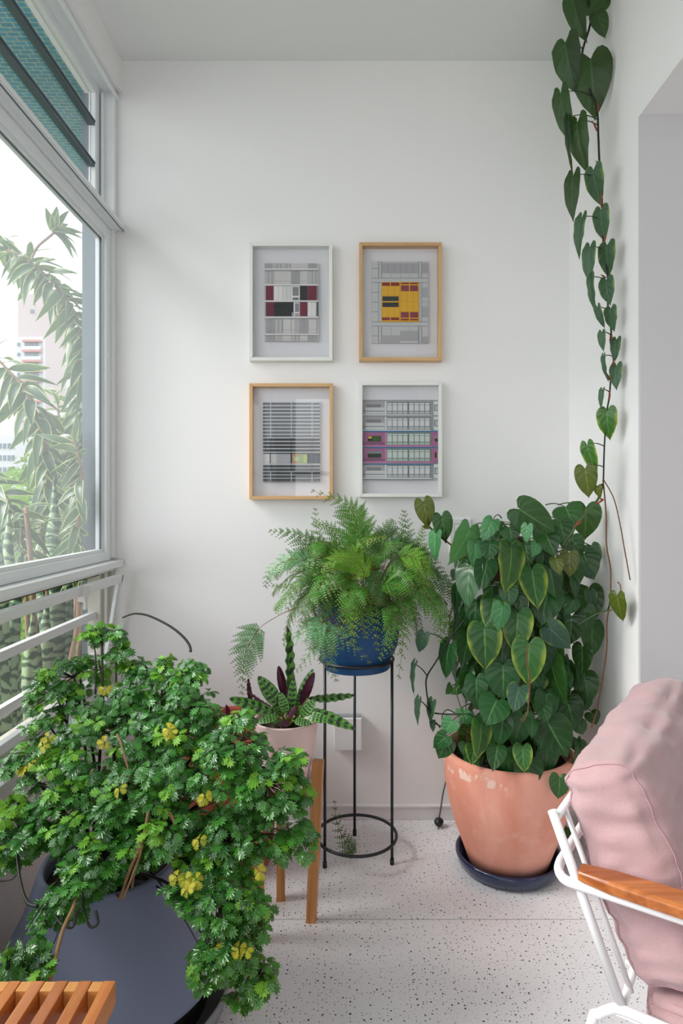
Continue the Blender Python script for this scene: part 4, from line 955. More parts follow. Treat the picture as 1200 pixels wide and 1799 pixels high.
# ---- black stand with the blue pot
SC = V((.0177, 2.016, 0))
st = thing('plant_stand', 'thin black metal stand with two rings holding the blue pot', 'plant stand', tuple(SC))
def circ(c, r, n=56): return [V((c[0] + r * math.cos(2 * math.pi * i / n), c[1] + r * math.sin(2 * math.pi * i / n), c[2])) for i in range(n)]
MB().tube(circ((SC.x, SC.y, .066), .1265), .0050, 8, closed=True).build('lower_ring', M['blackm'], st)
MB().tube(circ((SC.x, SC.y, .628), .1165), .0050, 8, closed=True).build('upper_ring', M['blackm'], st)
for (fx, fy) in ((-.0841, 1.945), (.1257, 1.966), (.0116, 2.138)):
    d = V((fx - SC.x, fy - SC.y, 0)).normalized(); p = SC + d * .1205; lg = MB().tube([p + V((0, 0, .012)), p + V((0, 0, .632))], .0047, 10).build('leg', M['blackm'], st)
    MB().tube([p, p + V((0, 0, .018))], .0066, 10).build('foot_cap', M['rubber'], lg)
fp = thing('potted_fern', 'lacy green fern in a matt blue pot on the tall black stand', 'potted plant', (SC.x, SC.y, .603))
MB().lathe([(0, .600), (.104, .600), (.107, .604), (.110, .640), (.120, .650), (.131, .680), (.136, .715), (.134, .750), (.125, .785), (.112, .812), (.103, .824), (.098, .824), (.098, .80), (.098, .79)], (SC.x, SC.y, 0), 64).build('pot', M['blue'], fp)
soil(MB(), SC, .098, .80, 3).build('soil', M['soil'], fp)
c5 = lambda x, y: (460 + x / 3.333, 850 + y / 3.333)
c6 = lambda x, y: (360 + x / 3.333, 1050 + y / 3.333)
for pts in (((530, 690), (500, 740), (470, 790), (445, 860)), ((470, 690), (440, 680), (420, 700)), ((320, 680), (300, 710), (310, 760), (330, 790))):
    q = [P(*c5(x, y), 1.865 - .004 * i) for i, (x, y) in enumerate(pts)]; MB().tube(smoothpath([SC + V((0, -.06, .81))] + q, 4), .0042, 7).build('rhizome', M['stem_b'], fp)
M['fern'] = leafmat('fern_frond', '3E7C2B', '5C9A37', '7FAE4A', None, veins=0, trans=.3, rough=.45)
M['fern_l'] = leafmat('fresh_fern_frond', '5E9A2C', '7AAE3A', 'A5CC60', None, veins=0, trans=.35, rough=.45)
M['fern_d'] = leafmat('deep_green_fern_frond', '2C5C2A', '3F7434', '5F8F4A', None, veins=0, trans=.25, rough=.45)
M['fern_p'] = leafmat('pale_grey_green_fern_frond', '5A9060', '78AA7A', '8AB086', None, veins=0, trans=.3, rough=.4)
def frond_geo(mb, path, nrm, width, pairs=13, start=.22, seed=0, wire=.0011, stemlen=None):
    """three times divided frond along a path; width = longest pinna"""
    rs = random.Random(seed); k = len(path) - 1
    def at(t):
        f = t * k; i = min(int(f), k - 1); return path[i].lerp(path[i + 1], f - i), (path[min(i + 1, k)] - path[i]).normalized()
    mb.tube(path, [wire * (1.3 - t / (k + 1)) for t in range(k + 1)], 4, mi=1)
    n0 = V(nrm); total = sum((path[i + 1] - path[i]).length for i in range(k))
    for i in range(pairs):
        t = start + (1 - start) * (i + .3) / pairs
        l = width * ((1 - (t - start) / (1 - start)) ** .95) * (.92 if i == 0 else 1) + .005
        for side in (1, -1):
            p, tg = at(min(.999, t + (.012 if side < 0 else 0))); n = (n0 - tg * n0.dot(tg)).normalized(); sd = tg.cross(n) * side
            an = math.radians(rs.uniform(44, 54)); d = (sd * math.sin(an) + tg * math.cos(an)).normalized()
            ll = l * rs.uniform(.9, 1.08); npn = max(2, int(ll / .0068)); droop = n * -1 * ll * .12 + V((0, 0, -ll * .10))
            pn = (n + rvec(.18)).normalized()
            # pinnules, tapering to the tip
            for j in range(npn):
                u = (j + .4) / npn; c = p + d * ll * u + droop * u * u
                dd = (d * ll + droop * 2 * u).normalized()
                pl = (ll * .27 * (1 - u) + .0030)
                for s2 in (1, -1):
                    sx = dd.cross(pn).normalized() * s2; e = (sx * .80 + dd * .62).normalized(); f = e.cross(pn).normalized()
                    hw = min(pl * .34, .0036)
                    v = [c - f * hw * .35, c + e * pl * .34 + f * hw * 1.1, c + e * pl * .40 + f * hw * .3, c + e * pl * .70 + f * hw * .85, c + e * pl * .74 + f * hw * .15, c + e * pl,
                         c + e * pl * .74 - f * hw * .15, c + e * pl * .70 - f * hw * .85, c + e * pl * .40 - f * hw * .3, c + e * pl * .34 - f * hw * 1.1]
                    b_ = [(.3, u)] * 10
                    mb.add(v, [(0, 1, 2, 8, 9), (2, 3, 4, 6, 7, 8), (4, 5, 6)], b_)
            mb.tube([p, p + d * ll * .5 + droop * .25, p + d * ll + droop], wire * .45, 3, cap=False, mi=1)
    return mb
def frond(parent, pts, width, mat='fern', nrm=None, seed=0, pairs=12, start=.22, name='frond'):
    path = smoothpath(pts, 5)
    mid = path[len(path) // 2]
    n = V(nrm) if nrm is not None else (CAMP - mid).normalized() * .7 + V((0, 0, .6))
    return frond_geo(MB(), path, n, width, pairs, start, seed).build(name, [M[mat], M['stem_b']], parent)
FR = [  # points: (x, y, Y) in crop 5, width m, material
    ([(590, 690, 1.98), (590, 450, 1.97), (556, 240, 1.96), (490, 120, 1.94), (285, 35, 1.92)], .085, 'fern', 4),
    ([(560, 690, 1.98), (560, 400, 2.0), (570, 250, 2.02), (585, 130, 2.03)], .07, 'fern', 5),
    ([(560, 690, 1.98), (400, 500, 1.97), (240, 320, 1.97), (42, 272, 1.98)], .075, 'fern_d', 6),
    ([(540, 690, 1.96), (400, 520, 1.93), (200, 440, 1.92), (60, 500, 1.93), (20, 605, 1.94)], .065, 'fern_p', 7),
    ([(540, 690, 2.02), (420, 480, 2.06), (330, 320, 2.08), (312, 140, 2.09)], .05, 'fern_p', 8),
    ([(650, 690, 2.0), (780, 480, 2.0), (840, 330, 2.0), (833, 155, 2.0)], .07, 'fern_d', 9),
    ([(680, 690, 2.02), (850, 480, 2.05), (920, 350, 2.07), (945, 248, 2.08)], .04, 'fern', 10),
    ([(650, 690, 1.95), (760, 450, 1.90), (900, 430, 1.86), (960, 520, 1.85), (942, 640, 1.85)], .06, 'fern_l', 11),
    ([(600, 690, 1.92), (560, 500, 1.86), (450, 440, 1.84), (352, 520, 1.83)], .065, 'fern_l', 12),
    ([(620, 690, 1.9), (600, 520, 1.83), (520, 440, 1.80), (400, 430, 1.79)], .05, 'fern_l', 13),
    ([(600, 690, 1.92), (520, 560, 1.86), (440, 560, 1.84), (370, 720, 1.83)], .05, 'fern', 14),
    ([(620, 680, 1.88), (600, 600, 1.84), (560, 680, 1.82), (590, 860, 1.82)], .05, 'fern', 15),
    ([(660, 690, 1.9), (700, 590, 1.84), (800, 600, 1.82), (880, 620, 1.82)], .055, 'fern', 16),
    ([(680, 690, 1.9), (800, 560, 1.88), (950, 640, 1.86), (1040, 780, 1.85), (1045, 930, 1.85)], .065, 'fern', 17),
    ([(700, 690, 1.95), (860, 560, 1.93), (1020, 560, 1.92), (1130, 660, 1.92), (1160, 860, 1.92)], .06, 'fern_d', 18),
    ([(700, 690, 1.95), (850, 600, 1.93), (1000, 690, 1.92), (1110, 860, 1.91), (1140, 1010, 1.91)], .055, 'fern', 19),
    ([(680, 700, 1.9), (790, 660, 1.86), (840, 760, 1.85), (830, 900, 1.85), (800, 1150, 1.85)], .05, 'fern', 20),
    ([(640, 700, 1.88), (720, 720, 1.83), (760, 800, 1.82), (740, 920, 1.82), (690, 1030, 1.82)], .045, 'fern', 21),
    ([(540, 700, 1.90), (440, 640, 1.86), (330, 700, 1.84), (240, 820, 1.84)], .05, 'fern_d', 22),
    ([(500, 700, 1.90), (360, 600, 1.88), (240, 580, 1.87), (150, 740, 1.87)], .05, 'fern_d', 23),
    ([(530, 700, 1.88), (380, 790, 1.83), (350, 840, 1.82), (480, 900, 1.81), (640, 1055, 1.81)], .062, 'fern_p', 24),
    ([(500, 720, 1.88), (380, 800, 1.84), (280, 850, 1.83), (130, 935, 1.83)], .062, 'fern_p', 25),
    ([(500, 720, 1.88), (400, 830, 1.83), (330, 930, 1.82), (200, 1100, 1.82)], .058, 'fern_p', 26),
    ([(510, 720, 1.88), (400, 840, 1.83), (370, 960, 1.82), (440, 1160, 1.82)], .062, 'fern_p', 27),
    ([(640, 690, 2.0), (720, 420, 2.02), (730, 280, 2.02), (770, 215, 2.02)], .06, 'fern_d', 28),
    ([(600, 690, 2.02), (480, 400, 2.05), (400, 260, 2.05), (300, 225, 2.05)], .05, 'fern', 29),
    ([(700, 690, 2.0), (860, 450, 2.0), (960, 420, 2.0), (1080, 540, 2.0)], .06, 'fern_d', 30),
    ([(620, 690, 1.95), (640, 480, 1.9), (700, 380, 1.88), (820, 350, 1.87)], .055, 'fern', 31),
    ([(600, 690, 1.93), (520, 480, 1.9), (380, 420, 1.89), (200, 520, 1.89)], .065, 'fern', 32),
    ([(650, 700, 1.92), (740, 560, 1.87), (860, 520, 1.85), (1000, 600, 1.84)], .06, 'fern', 33),
    ([(600, 600, 1.90), (560, 400, 1.88), (620, 340, 1.87), (730, 310, 1.86)], .03, 'fern_l', 34),
    ([(520, 700, 1.93), (330, 520, 1.9), (200, 600, 1.9), (60, 595, 1.9)], .045, 'fern', 35)]
for pts, w, mt, sd in FR:
    frond(fp, [P(*c5(x, y), Y) for x, y, Y in pts], w * 1.18, mt, seed=sd, start=.30 if w > .05 else .25)
rs = random.Random(31)
for i in range(42):
    a = rs.uniform(0, 2 * math.pi); el = rs.uniform(.1, 1.1); R_ = rs.uniform(.20, .27)
    b0 = V((SC.x + .04 * math.cos(a), SC.y + .04 * math.sin(a), .80)); d = V((math.cos(a) * math.cos(el), math.sin(a) * math.cos(el) * .8, math.sin(el)))
    tip = b0 + d * R_ + V((0, 0, -.02)); mid = b0 + d * R_ * .55 + V((0, 0, .07))
    if tip.y > 2.20: tip.y = 2.20
    frond(fp, [b0, mid, tip, tip + V((d.x * .03, d.y * .02, -.03))], rs.uniform(.050, .075), rs.choice(['fern', 'fern', 'fern_d', 'fern_d']), V((d.x * .3, d.y * .3 - .3, .8)), 100 + i, 11, .28)
for i in range(20):    # drooping in front of the rim
    a = math.radians(rs.uniform(-165, -15)); R_ = rs.uniform(.15, .22); dz = rs.uniform(.0, .10)
    b0 = V((SC.x + .05 * math.cos(a), SC.y + .05 * math.sin(a), .81)); o1 = V((math.cos(a), math.sin(a) * .85, 0))
    frond(fp, [b0, b0 + o1 * R_ * .45 + V((0, 0, .055)), b0 + o1 * R_ * .85 + V((0, 0, .02 - dz * .4)), b0 + o1 * R_ * 1.02 + V((0, 0, -.03 - dz))], rs.uniform(.045, .06), rs.choice(['fern', 'fern', 'fern_l', 'fern_d']), V((o1.x * .5, o1.y * .5 - .2, .8)), 200 + i, 11, .30)
# lone frond on a long wiry stem, hanging to the left
lf = [P(*c5(420, 690), 1.93), P(*c5(200, 728), 1.90)] + [P(*c6(x, y), 1.88) for x, y in ((372, 140), (300, 205), (240, 320), (225, 430), (215, 570))]
frond(fp, lf, .080, 'fern_p', V((.25, -1, .3)), 77, 12, .42)
fs_ = thing('fern_sprig', 'small dark fern sprig touching the floor inside the lower stand ring', 'fern', tuple(P(612, 1512, 2.0)[:2]) + (0,))
o0 = V(WL[fs_.name])
frond(fs_, [o0 + V((.02, 0, .006)), o0 + V((.0, .02, .025)), o0 + V((-.035, .03, .09)), o0 + V((-.045, .03, .17))], .045, 'fern_d', V((.3, -1, .2)), 88, 10, .08)
# ================================================================ WOODEN STAND, PINK POT, PRAYER PLANT
M['teak'] = wood('honey_wood', 'AD6E38', 'CB935A', 1.0, 'Z', .4, .1)
M['teak_red'] = wood('reddish_wood', '7A3B20', '9A5430', 1.0, 'X', .4, .1)
KC = V((-.190, 1.712, 0))
ws = thing('wooden_plant_stand', 'honey-coloured wooden stand with four posts under the pink pot', 'plant stand', tuple(KC))
feet = [(-.107, 1.700), (-.200, 1.793), (-.237, 1.628), (-.292, 1.735)]
for fx, fy in feet:
    p = V((fx, fy, 0)); d = (p - KC); q = KC + d * 1.22; q.z = .432; dd = V((d.x, d.y, 0)).normalized()
    MB().beam(p, q, .024, .026, up=dd, w2=.026, h2=.030).build('leg', M['teak'], ws, bevel=.0015)
def inner(i, z, f=1.12): d = V((feet[i][0], feet[i][1], 0)) - KC; q = KC + d * f; q.z = z; return q
MB().beam(inner(0, .345, 1.05), inner(3, .345, 1.05), .022, .030).build('cross_bar', M['teak_red'], ws, bevel=.001)
MB().beam(inner(1, .345, 1.05), inner(2, .345, 1.05), .022, .030).build('cross_bar', M['teak_red'], ws, bevel=.001)
for i, j in ((0, 1), (0, 2), (2, 3), (1, 3)):
    MB().beam(inner(i, .345), inner(j, .345), .014, .026).build('rail', M['teak_red'], ws, bevel=.001)
sd_ = thing('pot_saucer', 'pink ceramic saucer under the pink pot', 'saucer', (KC.x + .012, KC.y, .3605))
MB().lathe([(0, .361), (.056, .361), (.066, .370), (.076, .383), (.073, .385), (.060, .372), (0, .367)], (KC.x + .012, KC.y, 0), 48).build('dish', M['pinkp'], sd_)
KP = V((KC.x + .014, KC.y, 0))
cp = thing('potted_calathea', 'patterned rattlesnake plant with purple leaf backs in a pink pot', 'potted plant', (KP.x, KP.y, .368))
MB().lathe([(0, .369), (.052, .369), (.058, .374), (.068, .42), (.079, .48), (.0865, .536), (.0875, .541), (.084, .542), (.080, .535), (.076, .50)], KP, 64).build('pot', M['pinkp'], cp)
soil(MB(), KP, .078, .512, 5).build('soil', M['soil'], cp)
def calmat():
    m = N('patterned_leaf'); uv = m.n('ShaderNodeUVMap').outputs[0]; s = m.n('ShaderNodeSeparateXYZ'); m.set(s.inputs[0], uv)
    u, v = s.outputs[0], s.outputs[1]
    w = m.math('FRACT', m.math('ADD', m.math('MULTIPLY', v, 7.0), m.math('MULTIPLY', u, -.35)))
    par = m.math('GREATER_THAN', m.math('FRACT', m.math('MULTIPLY', v, 3.5)), .5)
    # alternate big and small dark ovals beside the midrib
    big = m.math('ADD', m.math('POWER', m.math('MULTIPLY', m.math('SUBTRACT', u, .42), m.math('MULTIPLY_ADD', par, 1.3, 2.2)), 2.0), m.math('POWER', m.math('MULTIPLY', m.math('SUBTRACT', w, .5), 3.4), 2.0))
    oval = m.math('LESS_THAN', big, 1.0)
    col = m.mix(m.noise(15, 3), lin('44792C'), lin('6BA03E'))
    col = m.mix(oval, col, lin('16351F'))
    col = m.mix(m.math('LESS_THAN', u, .07), col, lin('1C3D22'))
    col = m.mix(m.smooth(u, .86, .95), col, lin('1D4022'))
    bf = m.n('ShaderNodeNewGeometry').outputs['Backfacing']
    col = m.mix(bf, col, lin('4A1830'))
    return m.done(m.pr(col, .32, m.bump(w, .2, .002), .5))
M['cal'] = calmat()
def cal_mesh(seed, bend, w=.11):
    rs = random.Random(seed); vs = []; uv = []; fs = []; n = 22; ph = rs.uniform(0, 6)
    for i in range(n + 1):
        t = i / n; hw = w * (math.sin(math.pi * min(1, max(0, (t - .06) / .94)) ** .8) ** .55 if 0 < t < 1 else 0) if t > .07 else .006
        for j, s in enumerate((-1, -.6, 0, .6, 1)):
            x = s * hw; z = .28 * abs(x) - bend * t * t + (.016 * math.sin(t * 42 + ph + s) if abs(s) == 1 and .1 < t < .97 else 0)
            vs.append((x, t, z)); uv.append((abs(s), t))
    for i in range(n):
        for j in range(4): q = i * 5 + j; fs.append((q, q + 1, q + 6, q + 5))
    me = bpy.data.meshes.new('leaf'); me.from_pydata(vs, [], fs); me.materials.append(M['cal']); ul = me.uv_layers.new(name='UVMap')
    for l in me.loops: ul.data[l.index].uv = uv[l.vertex_index]
    me.polygons.foreach_set('use_smooth', [True] * len(fs)); me.update(); return me
calm = [cal_mesh(i, b) for i, b in enumerate((.08, .2, .35, .02))]
CL = [(490, 600, 490, 160, 50, 1.70, 0, 1, 3), (475, 600, 428, 395, 52, 1.72, 0, -1, 0), (440, 640, 325, 468, 88, 1.67, -.02, 1, 1), (420, 680, 150, 590, 74, 1.66, -.03, 1, 1), (400, 640, 235, 570, 26, 1.70, .02, -1, 1),
      (560, 640, 640, 430, 56, 1.70, 0, -1, 0), (590, 590, 886, 572, 34, 1.69, 0, 1, 3), (590, 660, 886, 745, 74, 1.66, -.02, 1, 1), (540, 640, 630, 415, 60, 1.74, .02, 1, 0), (480, 680, 440, 560, 60, 1.66, 0, 1, 1),
      (560, 700, 640, 600, 66, 1.65, 0, 1, 1), (590, 690, 715, 705, 64, 1.65, -.03, 1, 2), (500, 680, 520, 470, 58, 1.68, 0, 1, 0), (430, 700, 310, 715, 50, 1.64, -.02, 1, 2), (520, 720, 610, 735, 48, 1.63, -.02, 1, 2),
      (440, 720, 350, 690, 60, 1.65, -.02, 1, 1), (500, 740, 440, 735, 44, 1.63, -.02, -1, 1), (530, 700, 560, 560, 58, 1.70, 0, 1, 1), (460, 700, 400, 600, 60, 1.70, 0, 1, 0), (520, 690, 470, 520, 52, 1.72, 0, 1, 0),
      (480, 700, 540, 640, 40, 1.66, 0, -1, 1), (280, 640, 245, 470, 30, 1.74, 0, -1, 0), (500, 710, 500, 600, 70, 1.68, .02, 1, 1), (590, 640, 560, 640, 40, 1.7, 0, 1, 0)]
cs = MB()
for ax, ay, tx, ty, w, Y, dy, face, v in CL:
    A = P(*c6(ax, ay), Y); T = P(*c6(tx, ty), Y + dy); d = T - A; L = d.length; view = (CAMP - A).normalized() + V((0, 0, .25))
    wm = w / 3.333 * Y / F; nat = .22 * L; ratio = wm / nat
    yv = d.normalized(); n = (view - yv * view.dot(yv)).normalized()
    ang = math.acos(max(.1, min(1, ratio))) if ratio < .9 else rnd(-.3, .3)
    n = Matrix.Rotation(ang, 3, yv) @ n * face
    leaf_obj('leaf', calm[v], cp, A, d, n, (L * max(1, min(2.4, ratio)), L, L))
    r0 = V((KP.x + (A.x - KP.x) * .25, KP.y, .515)); cs.tube(bez(r0, (r0 + A) / 2 + V((0, 0, .01)), A + d * .05, 5), .0022, 6)
cs.build('stalks', M['phil_o'], cp)['kind'] = 'stuff'

# ---- brick-red round planter behind, on the floor
RC = V((-.372, 1.99, 0))
rp = thing('brick_red_planter', 'brick-red round planter of bare soil behind the grey planter', 'planter', tuple(RC))
MB().lathe([(0, 0), (.115, 0), (.122, .01), (.150, .36), (.152, .365), (.168, .370), (.170, .425), (.168, .432), (.156, .432), (.152, .425), (.146, .34), (.142, .30)], RC, 56).build('pot', M['brick'], rp)
soil(MB(), RC, .145, .355, 8).build('soil', plain('reddish_soil', '5B352A', .95, .5, 60, bump=.8), rp)
for k, (dx, dy, h) in enumerate(((.03, 0, .13), (-.02, .02, .10))):
    b0 = RC + V((dx, dy, .355)); MB().tube([b0, b0 + V((.006, 0, h * .5)), b0 + V((.0, 0, h))], [.003, .0022, .001], 6).build('stem', M['stem_b'], rp)
leaf_obj('leaf', calm[0], rp, RC + V((.0, -.02, .40)), V((-.15, 0, 1)), V((.2, 1, .2)), .10)

# ================================================================ GREY PLANTER WITH THE ARALIA
GC = V((-.532, 1.40, 0))
gs = thing('planter_saucer', 'wide grey saucer around the foot of the slate-grey planter', 'saucer', tuple(GC))
MB().lathe([(0, .002), (.235, .002), (.250, .010), (.262, .050), (.264, .062), (.259, .064), (.254, .055), (.243, .016), (0, .012)], GC, 72).build('dish', plain('grey_saucer_plastic', '85888D', .5, .05, 4), gs)
gp = thing('potted_aralia', 'bushy scallop-leaved aralia in a flared slate-grey planter by the window', 'potted plant', (GC.x, GC.y, .013))
MB().lathe([(.214, .100), (.222, .092), (.232, .090), (.238, .096), (.237, .104), (.226, .135), (.206, .185), (.178, .24), (.158, .30), (.147, .334), (.143, .340), (.136, .338), (.132, .325), (.134, .29)], GC, 80).build('pot', M['greyp'], gp)
MB().lathe([(0, .0135), (.205, .0135), (.212, .02), (.216, .100), (.134, .30), (.132, .302), (.0, .300)], GC, 56).build('inner_base', M['blackin'], gp)  # black inner base, showing below the open foot of the shell
soil(MB(), GC, .131, .303, 9).build('soil', M['soil'], gp)
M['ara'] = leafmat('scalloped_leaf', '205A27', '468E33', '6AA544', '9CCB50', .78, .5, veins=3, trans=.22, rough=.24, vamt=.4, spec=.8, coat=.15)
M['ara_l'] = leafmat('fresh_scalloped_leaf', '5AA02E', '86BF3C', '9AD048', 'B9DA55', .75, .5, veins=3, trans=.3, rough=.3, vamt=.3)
M['ara_y'] = leafmat('yellowed_scalloped_leaf', 'A4AA2C', 'D2C636', 'E6E070', None, veins=3, trans=.3, rough=.4, vamt=.3)
def leaflet(vs, uv, fs, o, d, n, s, rs):
    """toothed, cupped leaflet"""
    d = d.normalized(); n = (n - d * n.dot(d)).normalized(); x = d.cross(n)
    outl = [(.0, 0), (.07, .12), (.27, .30), (.17, .38), (.46, .55), (.28, .62), (.52, .88), (.27, .84), (.30, 1.10), (.12, .96), (.0, 1.16)]
    midp = [0, .08, .2, .3, .42, .52, .64, .74, .84, .92, 1.02]
    b = len(vs); k = len(outl); cup = rs.uniform(.18, .42); dr = rs.uniform(.15, .45)
    for i in range(k):
        y = midp[i]; vs.append(o + d * y * s - n * dr * y * y * s); uv.append((0, y))
    for sgn in (1, -1):
        c = len(vs)
        for i in range(k):
            xx, y = outl[i]; z = cup * xx - dr * y * y - (.12 if i % 2 == 0 and i > 3 else 0) * xx; vs.append(o + (d * y + x * xx * sgn + n * z) * s); uv.append((.35 + .65 * (1 if i % 2 == 0 else .75), y))
        for i in range(k - 1):
            f = (b + i, c + i, c + i + 1, b + i + 1); fs.append(f if sgn > 0 else f[::-1])
def rosette(seed, nl=5, core=.10):
    rs = random.Random(seed); vs = []; uv = []; fs = []
    for i in range(nl):
        a = -2.2 + 4.4 * i / (nl - 1) + rs.uniform(-.2, .2); r = V((math.sin(a), math.cos(a), 0))
        el = rs.uniform(-.6, .35); d = r + V((0, 0, el)); n = V((0, 0, 1)) + r * -el
        leaflet(vs, uv, fs, r * core, d, n + rvec(.2).xyz * .6, (1.0 if i in (nl // 2,) else .86) * rs.uniform(.85, 1.1), rs)
    return vs, uv, fs
ROS = [rosette(i, 6 if i % 3 else 5) for i in range(7)]
def ros_mesh(i, mat):
    vs, uv, fs = ROS[i]; me = bpy.data.meshes.new('leaf'); me.from_pydata([tuple(v) for v in vs], [], fs); me.materials.append(mat); ul = me.uv_layers.new(name='UVMap')
    for l in me.loops: ul.data[l.index].uv = uv[l.vertex_index]
    me.polygons.foreach_set('use_smooth', [True] * len(fs)); me.update(); return me
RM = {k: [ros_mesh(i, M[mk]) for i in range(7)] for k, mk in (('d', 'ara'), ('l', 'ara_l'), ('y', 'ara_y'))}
# clumps: (px, py, Y, rx px, ry px, depth m, number, light share)
CLUMPS = [(245, 1330, 1.42, 150, 115, .16, 190, .25), (330, 1400, 1.32, 140, 110, .14, 120, .12), (190, 1430, 1.33, 120, 90, .13, 100, .15),
          (130, 1190, 1.50, 70, 38, .05, 26, .5), (178, 1112, 1.50, 40, 13, .03, 12, .9), (205, 1145, 1.48, 26, 10, .02, 6, .3), (100, 1225, 1.46, 50, 28, .05, 16, .3), (135, 1165, 1.5, 26, 12, .02, 6, .9),
          (235, 1170, 1.50, 36, 14, .03, 12, .7), (270, 1200, 1.47, 60, 35, .06, 24, .3), (292, 1163, 1.45, 16, 8, .02, 4, .6), (335, 1195, 1.42, 34, 35, .04, 18, .4), (340, 1240, 1.38, 50, 40, .07, 28, .3),
          (415, 1262, 1.32, 24, 12, .02, 8, .7), (410, 1310, 1.30, 55, 45, .07, 34, .3), (470, 1380, 1.28, 62, 48, .07, 46, .2), (505, 1335, 1.27, 24, 18, .03, 10, .3), (530, 1400, 1.27, 18, 20, .02, 7, .3), (525, 1470, 1.27, 22, 28, .03, 10, .1),
          (470, 1470, 1.27, 40, 40, .05, 18, .15), (400, 1480, 1.25, 70, 55, .08, 50, .15), (385, 1570, 1.20, 80, 50, .07, 56, .2), (440, 1610, 1.20, 32, 40, .04, 20, .1), (330, 1540, 1.20, 45, 32, .05, 20, .3),
          (400, 1660, 1.17, 50, 35, .04, 26, .15), (370, 1700, 1.16, 38, 32, .03, 14, .15), (455, 1710, 1.17, 32, 22, .03, 14, .15), (425, 1745, 1.17, 16, 12, .02, 5, .1),
          (100, 1400, 1.33, 60, 75, .08, 46, .4), (60, 1330, 1.38, 52, 22, .04, 18, .3), (15, 1340, 1.36, 18, 12, .02, 5, .2), (90, 1280, 1.42, 40, 30, .05, 16, .4), (180, 1500, 1.22, 60, 40, .06, 28, .35), (250, 1480, 1.22, 40, 40, .05, 16, .3),
          (100, 1590, 1.17, 46, 30, .04, 18, .3), (140, 1545, 1.17, 40, 30, .04, 16, .3), (20, 1440, 1.28, 30, 40, .04, 18, .4), (15, 1500, 1.25, 26, 30, .03, 10, .2), (50, 1470, 1.25, 20, 20, .03, 7, .2), (55, 1665, 1.06, 18, 20, .02, 8, .2), (15, 1690, 1.04, 20, 12, .02, 6, .3), (80, 1700, 1.05, 12, 14, .015, 4, .3),
          (200, 1250, 1.45, 60, 40, .07, 30, .35), (310, 1290, 1.38, 60, 45, .08, 36, .35), (230, 1400, 1.26, 60, 50, .06, 36, .4), (300, 1450, 1.22, 50, 40, .05, 26, .3)]
HUB = GC + V((0, 0, .33)); rs = random.Random(5); items = []; twigs = MB()
for ci, (px, py, Y, rx, ry, rz, n, light) in enumerate(CLUMPS):
    c = P(px, py, Y); sx = rx * Y / F; sz = ry * Y / F
    q = c + (HUB - c) * .30; bend = (HUB + c) / 2 + V((0, 0, .05 if py < 1500 else .10))
    br = bez(HUB + V((rs.uniform(-.05, .05), rs.uniform(-.05, .05), -.02)), bend, c, 9)
    MB().tube(br, [(.0048 if py < 1500 else .0032) - .00028 * i for i in range(10)], 6).build('branch', M['bark' if 1350 < py < 1500 else 'stem_d'], gp)
    for i in range(int(n * 1.35)):
        d = V((rs.gauss(0, 1), rs.gauss(0, 1) - .35, rs.gauss(0, 1) + .25)).normalized(); rr = rs.uniform(.45, 1.0) ** .5
        p = c + V((d.x * sx, d.y * rz, d.z * sz)) * rr
        if p.x < -.765: p.x = -.765 + rs.uniform(0, .02)
        if p.z > .42 and p.x < -.735: p.x = -.735 + rs.uniform(0, .02)
        # keep out of the planter body
        if p.z < .36:
            rad = math.hypot(p.x - GC.x, p.y - GC.y); lim = .15 + max(0, .34 - p.z) * .36 + .02
            if rad < lim and rad > 1e-4: f = lim / rad; p.x = GC.x + (p.x - GC.x) * f; p.y = GC.y + (p.y - GC.y) * f
        up = V((rs.uniform(-.4, .4) + d.x * .3, rs.uniform(-.75, .1) + d.y * .2, 1)).normalized()
        fwd = V((d.x + rs.uniform(-.5, .5), d.y + rs.uniform(-.5, .5), rs.uniform(-.5, .1)))
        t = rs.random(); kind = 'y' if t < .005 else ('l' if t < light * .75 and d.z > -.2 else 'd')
        if p.z < .05: p.z = .05
        items.append((p, fwd, up, rs.uniform(.0165, .0245), kind, rs.randrange(7), c, br))
for px, py, Y in ((420, 1665, 1.13), (432, 1668, 1.13), (325, 1545, 1.15), (312, 1540, 1.15), (330, 1560, 1.14), (345, 1545, 1.15), (295, 1280, 1.27), (300, 1285, 1.27), (185, 1305, 1.3), (210, 1385, 1.22), (85, 1295, 1.36), (185, 1210, 1.45), (75, 1310, 1.35), (350, 1475, 1.18), (455, 1530, 1.18), (360, 1400, 1.2)):
    items.append((P(px, py, Y), V((rs.uniform(-1, 1), -.6, -.6)), V((rs.uniform(-.6, .6), -.5, .8)), .0145, 'y', rs.randrange(7), P(px, py + 20, Y + .06), None))
# the 300 nearest the viewer are single leaves, the rest one part
items.sort(key=lambda it: (it[0] - CAMP).length)
rest = MB(); mats3 = [M['ara'], M['ara_l'], M['ara_y']]
for i, (p, fwd, up, s, kind, v, c, br) in enumerate(items):
    if br is not None:
        bp = min(br, key=lambda b: (b - p).length)
        if .008 < (bp - p).length < .07: twigs.tube([bp, bp.lerp(p, .5) + V((0, 0, .006)), p], .0010, 4, cap=False)
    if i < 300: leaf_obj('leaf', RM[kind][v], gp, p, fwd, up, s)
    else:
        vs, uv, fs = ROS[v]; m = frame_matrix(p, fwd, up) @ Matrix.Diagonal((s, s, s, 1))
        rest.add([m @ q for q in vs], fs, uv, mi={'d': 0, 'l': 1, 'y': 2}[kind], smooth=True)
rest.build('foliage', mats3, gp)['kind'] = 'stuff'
twigs.build('twigs', M['stem_d'], gp)['kind'] = 'stuff'
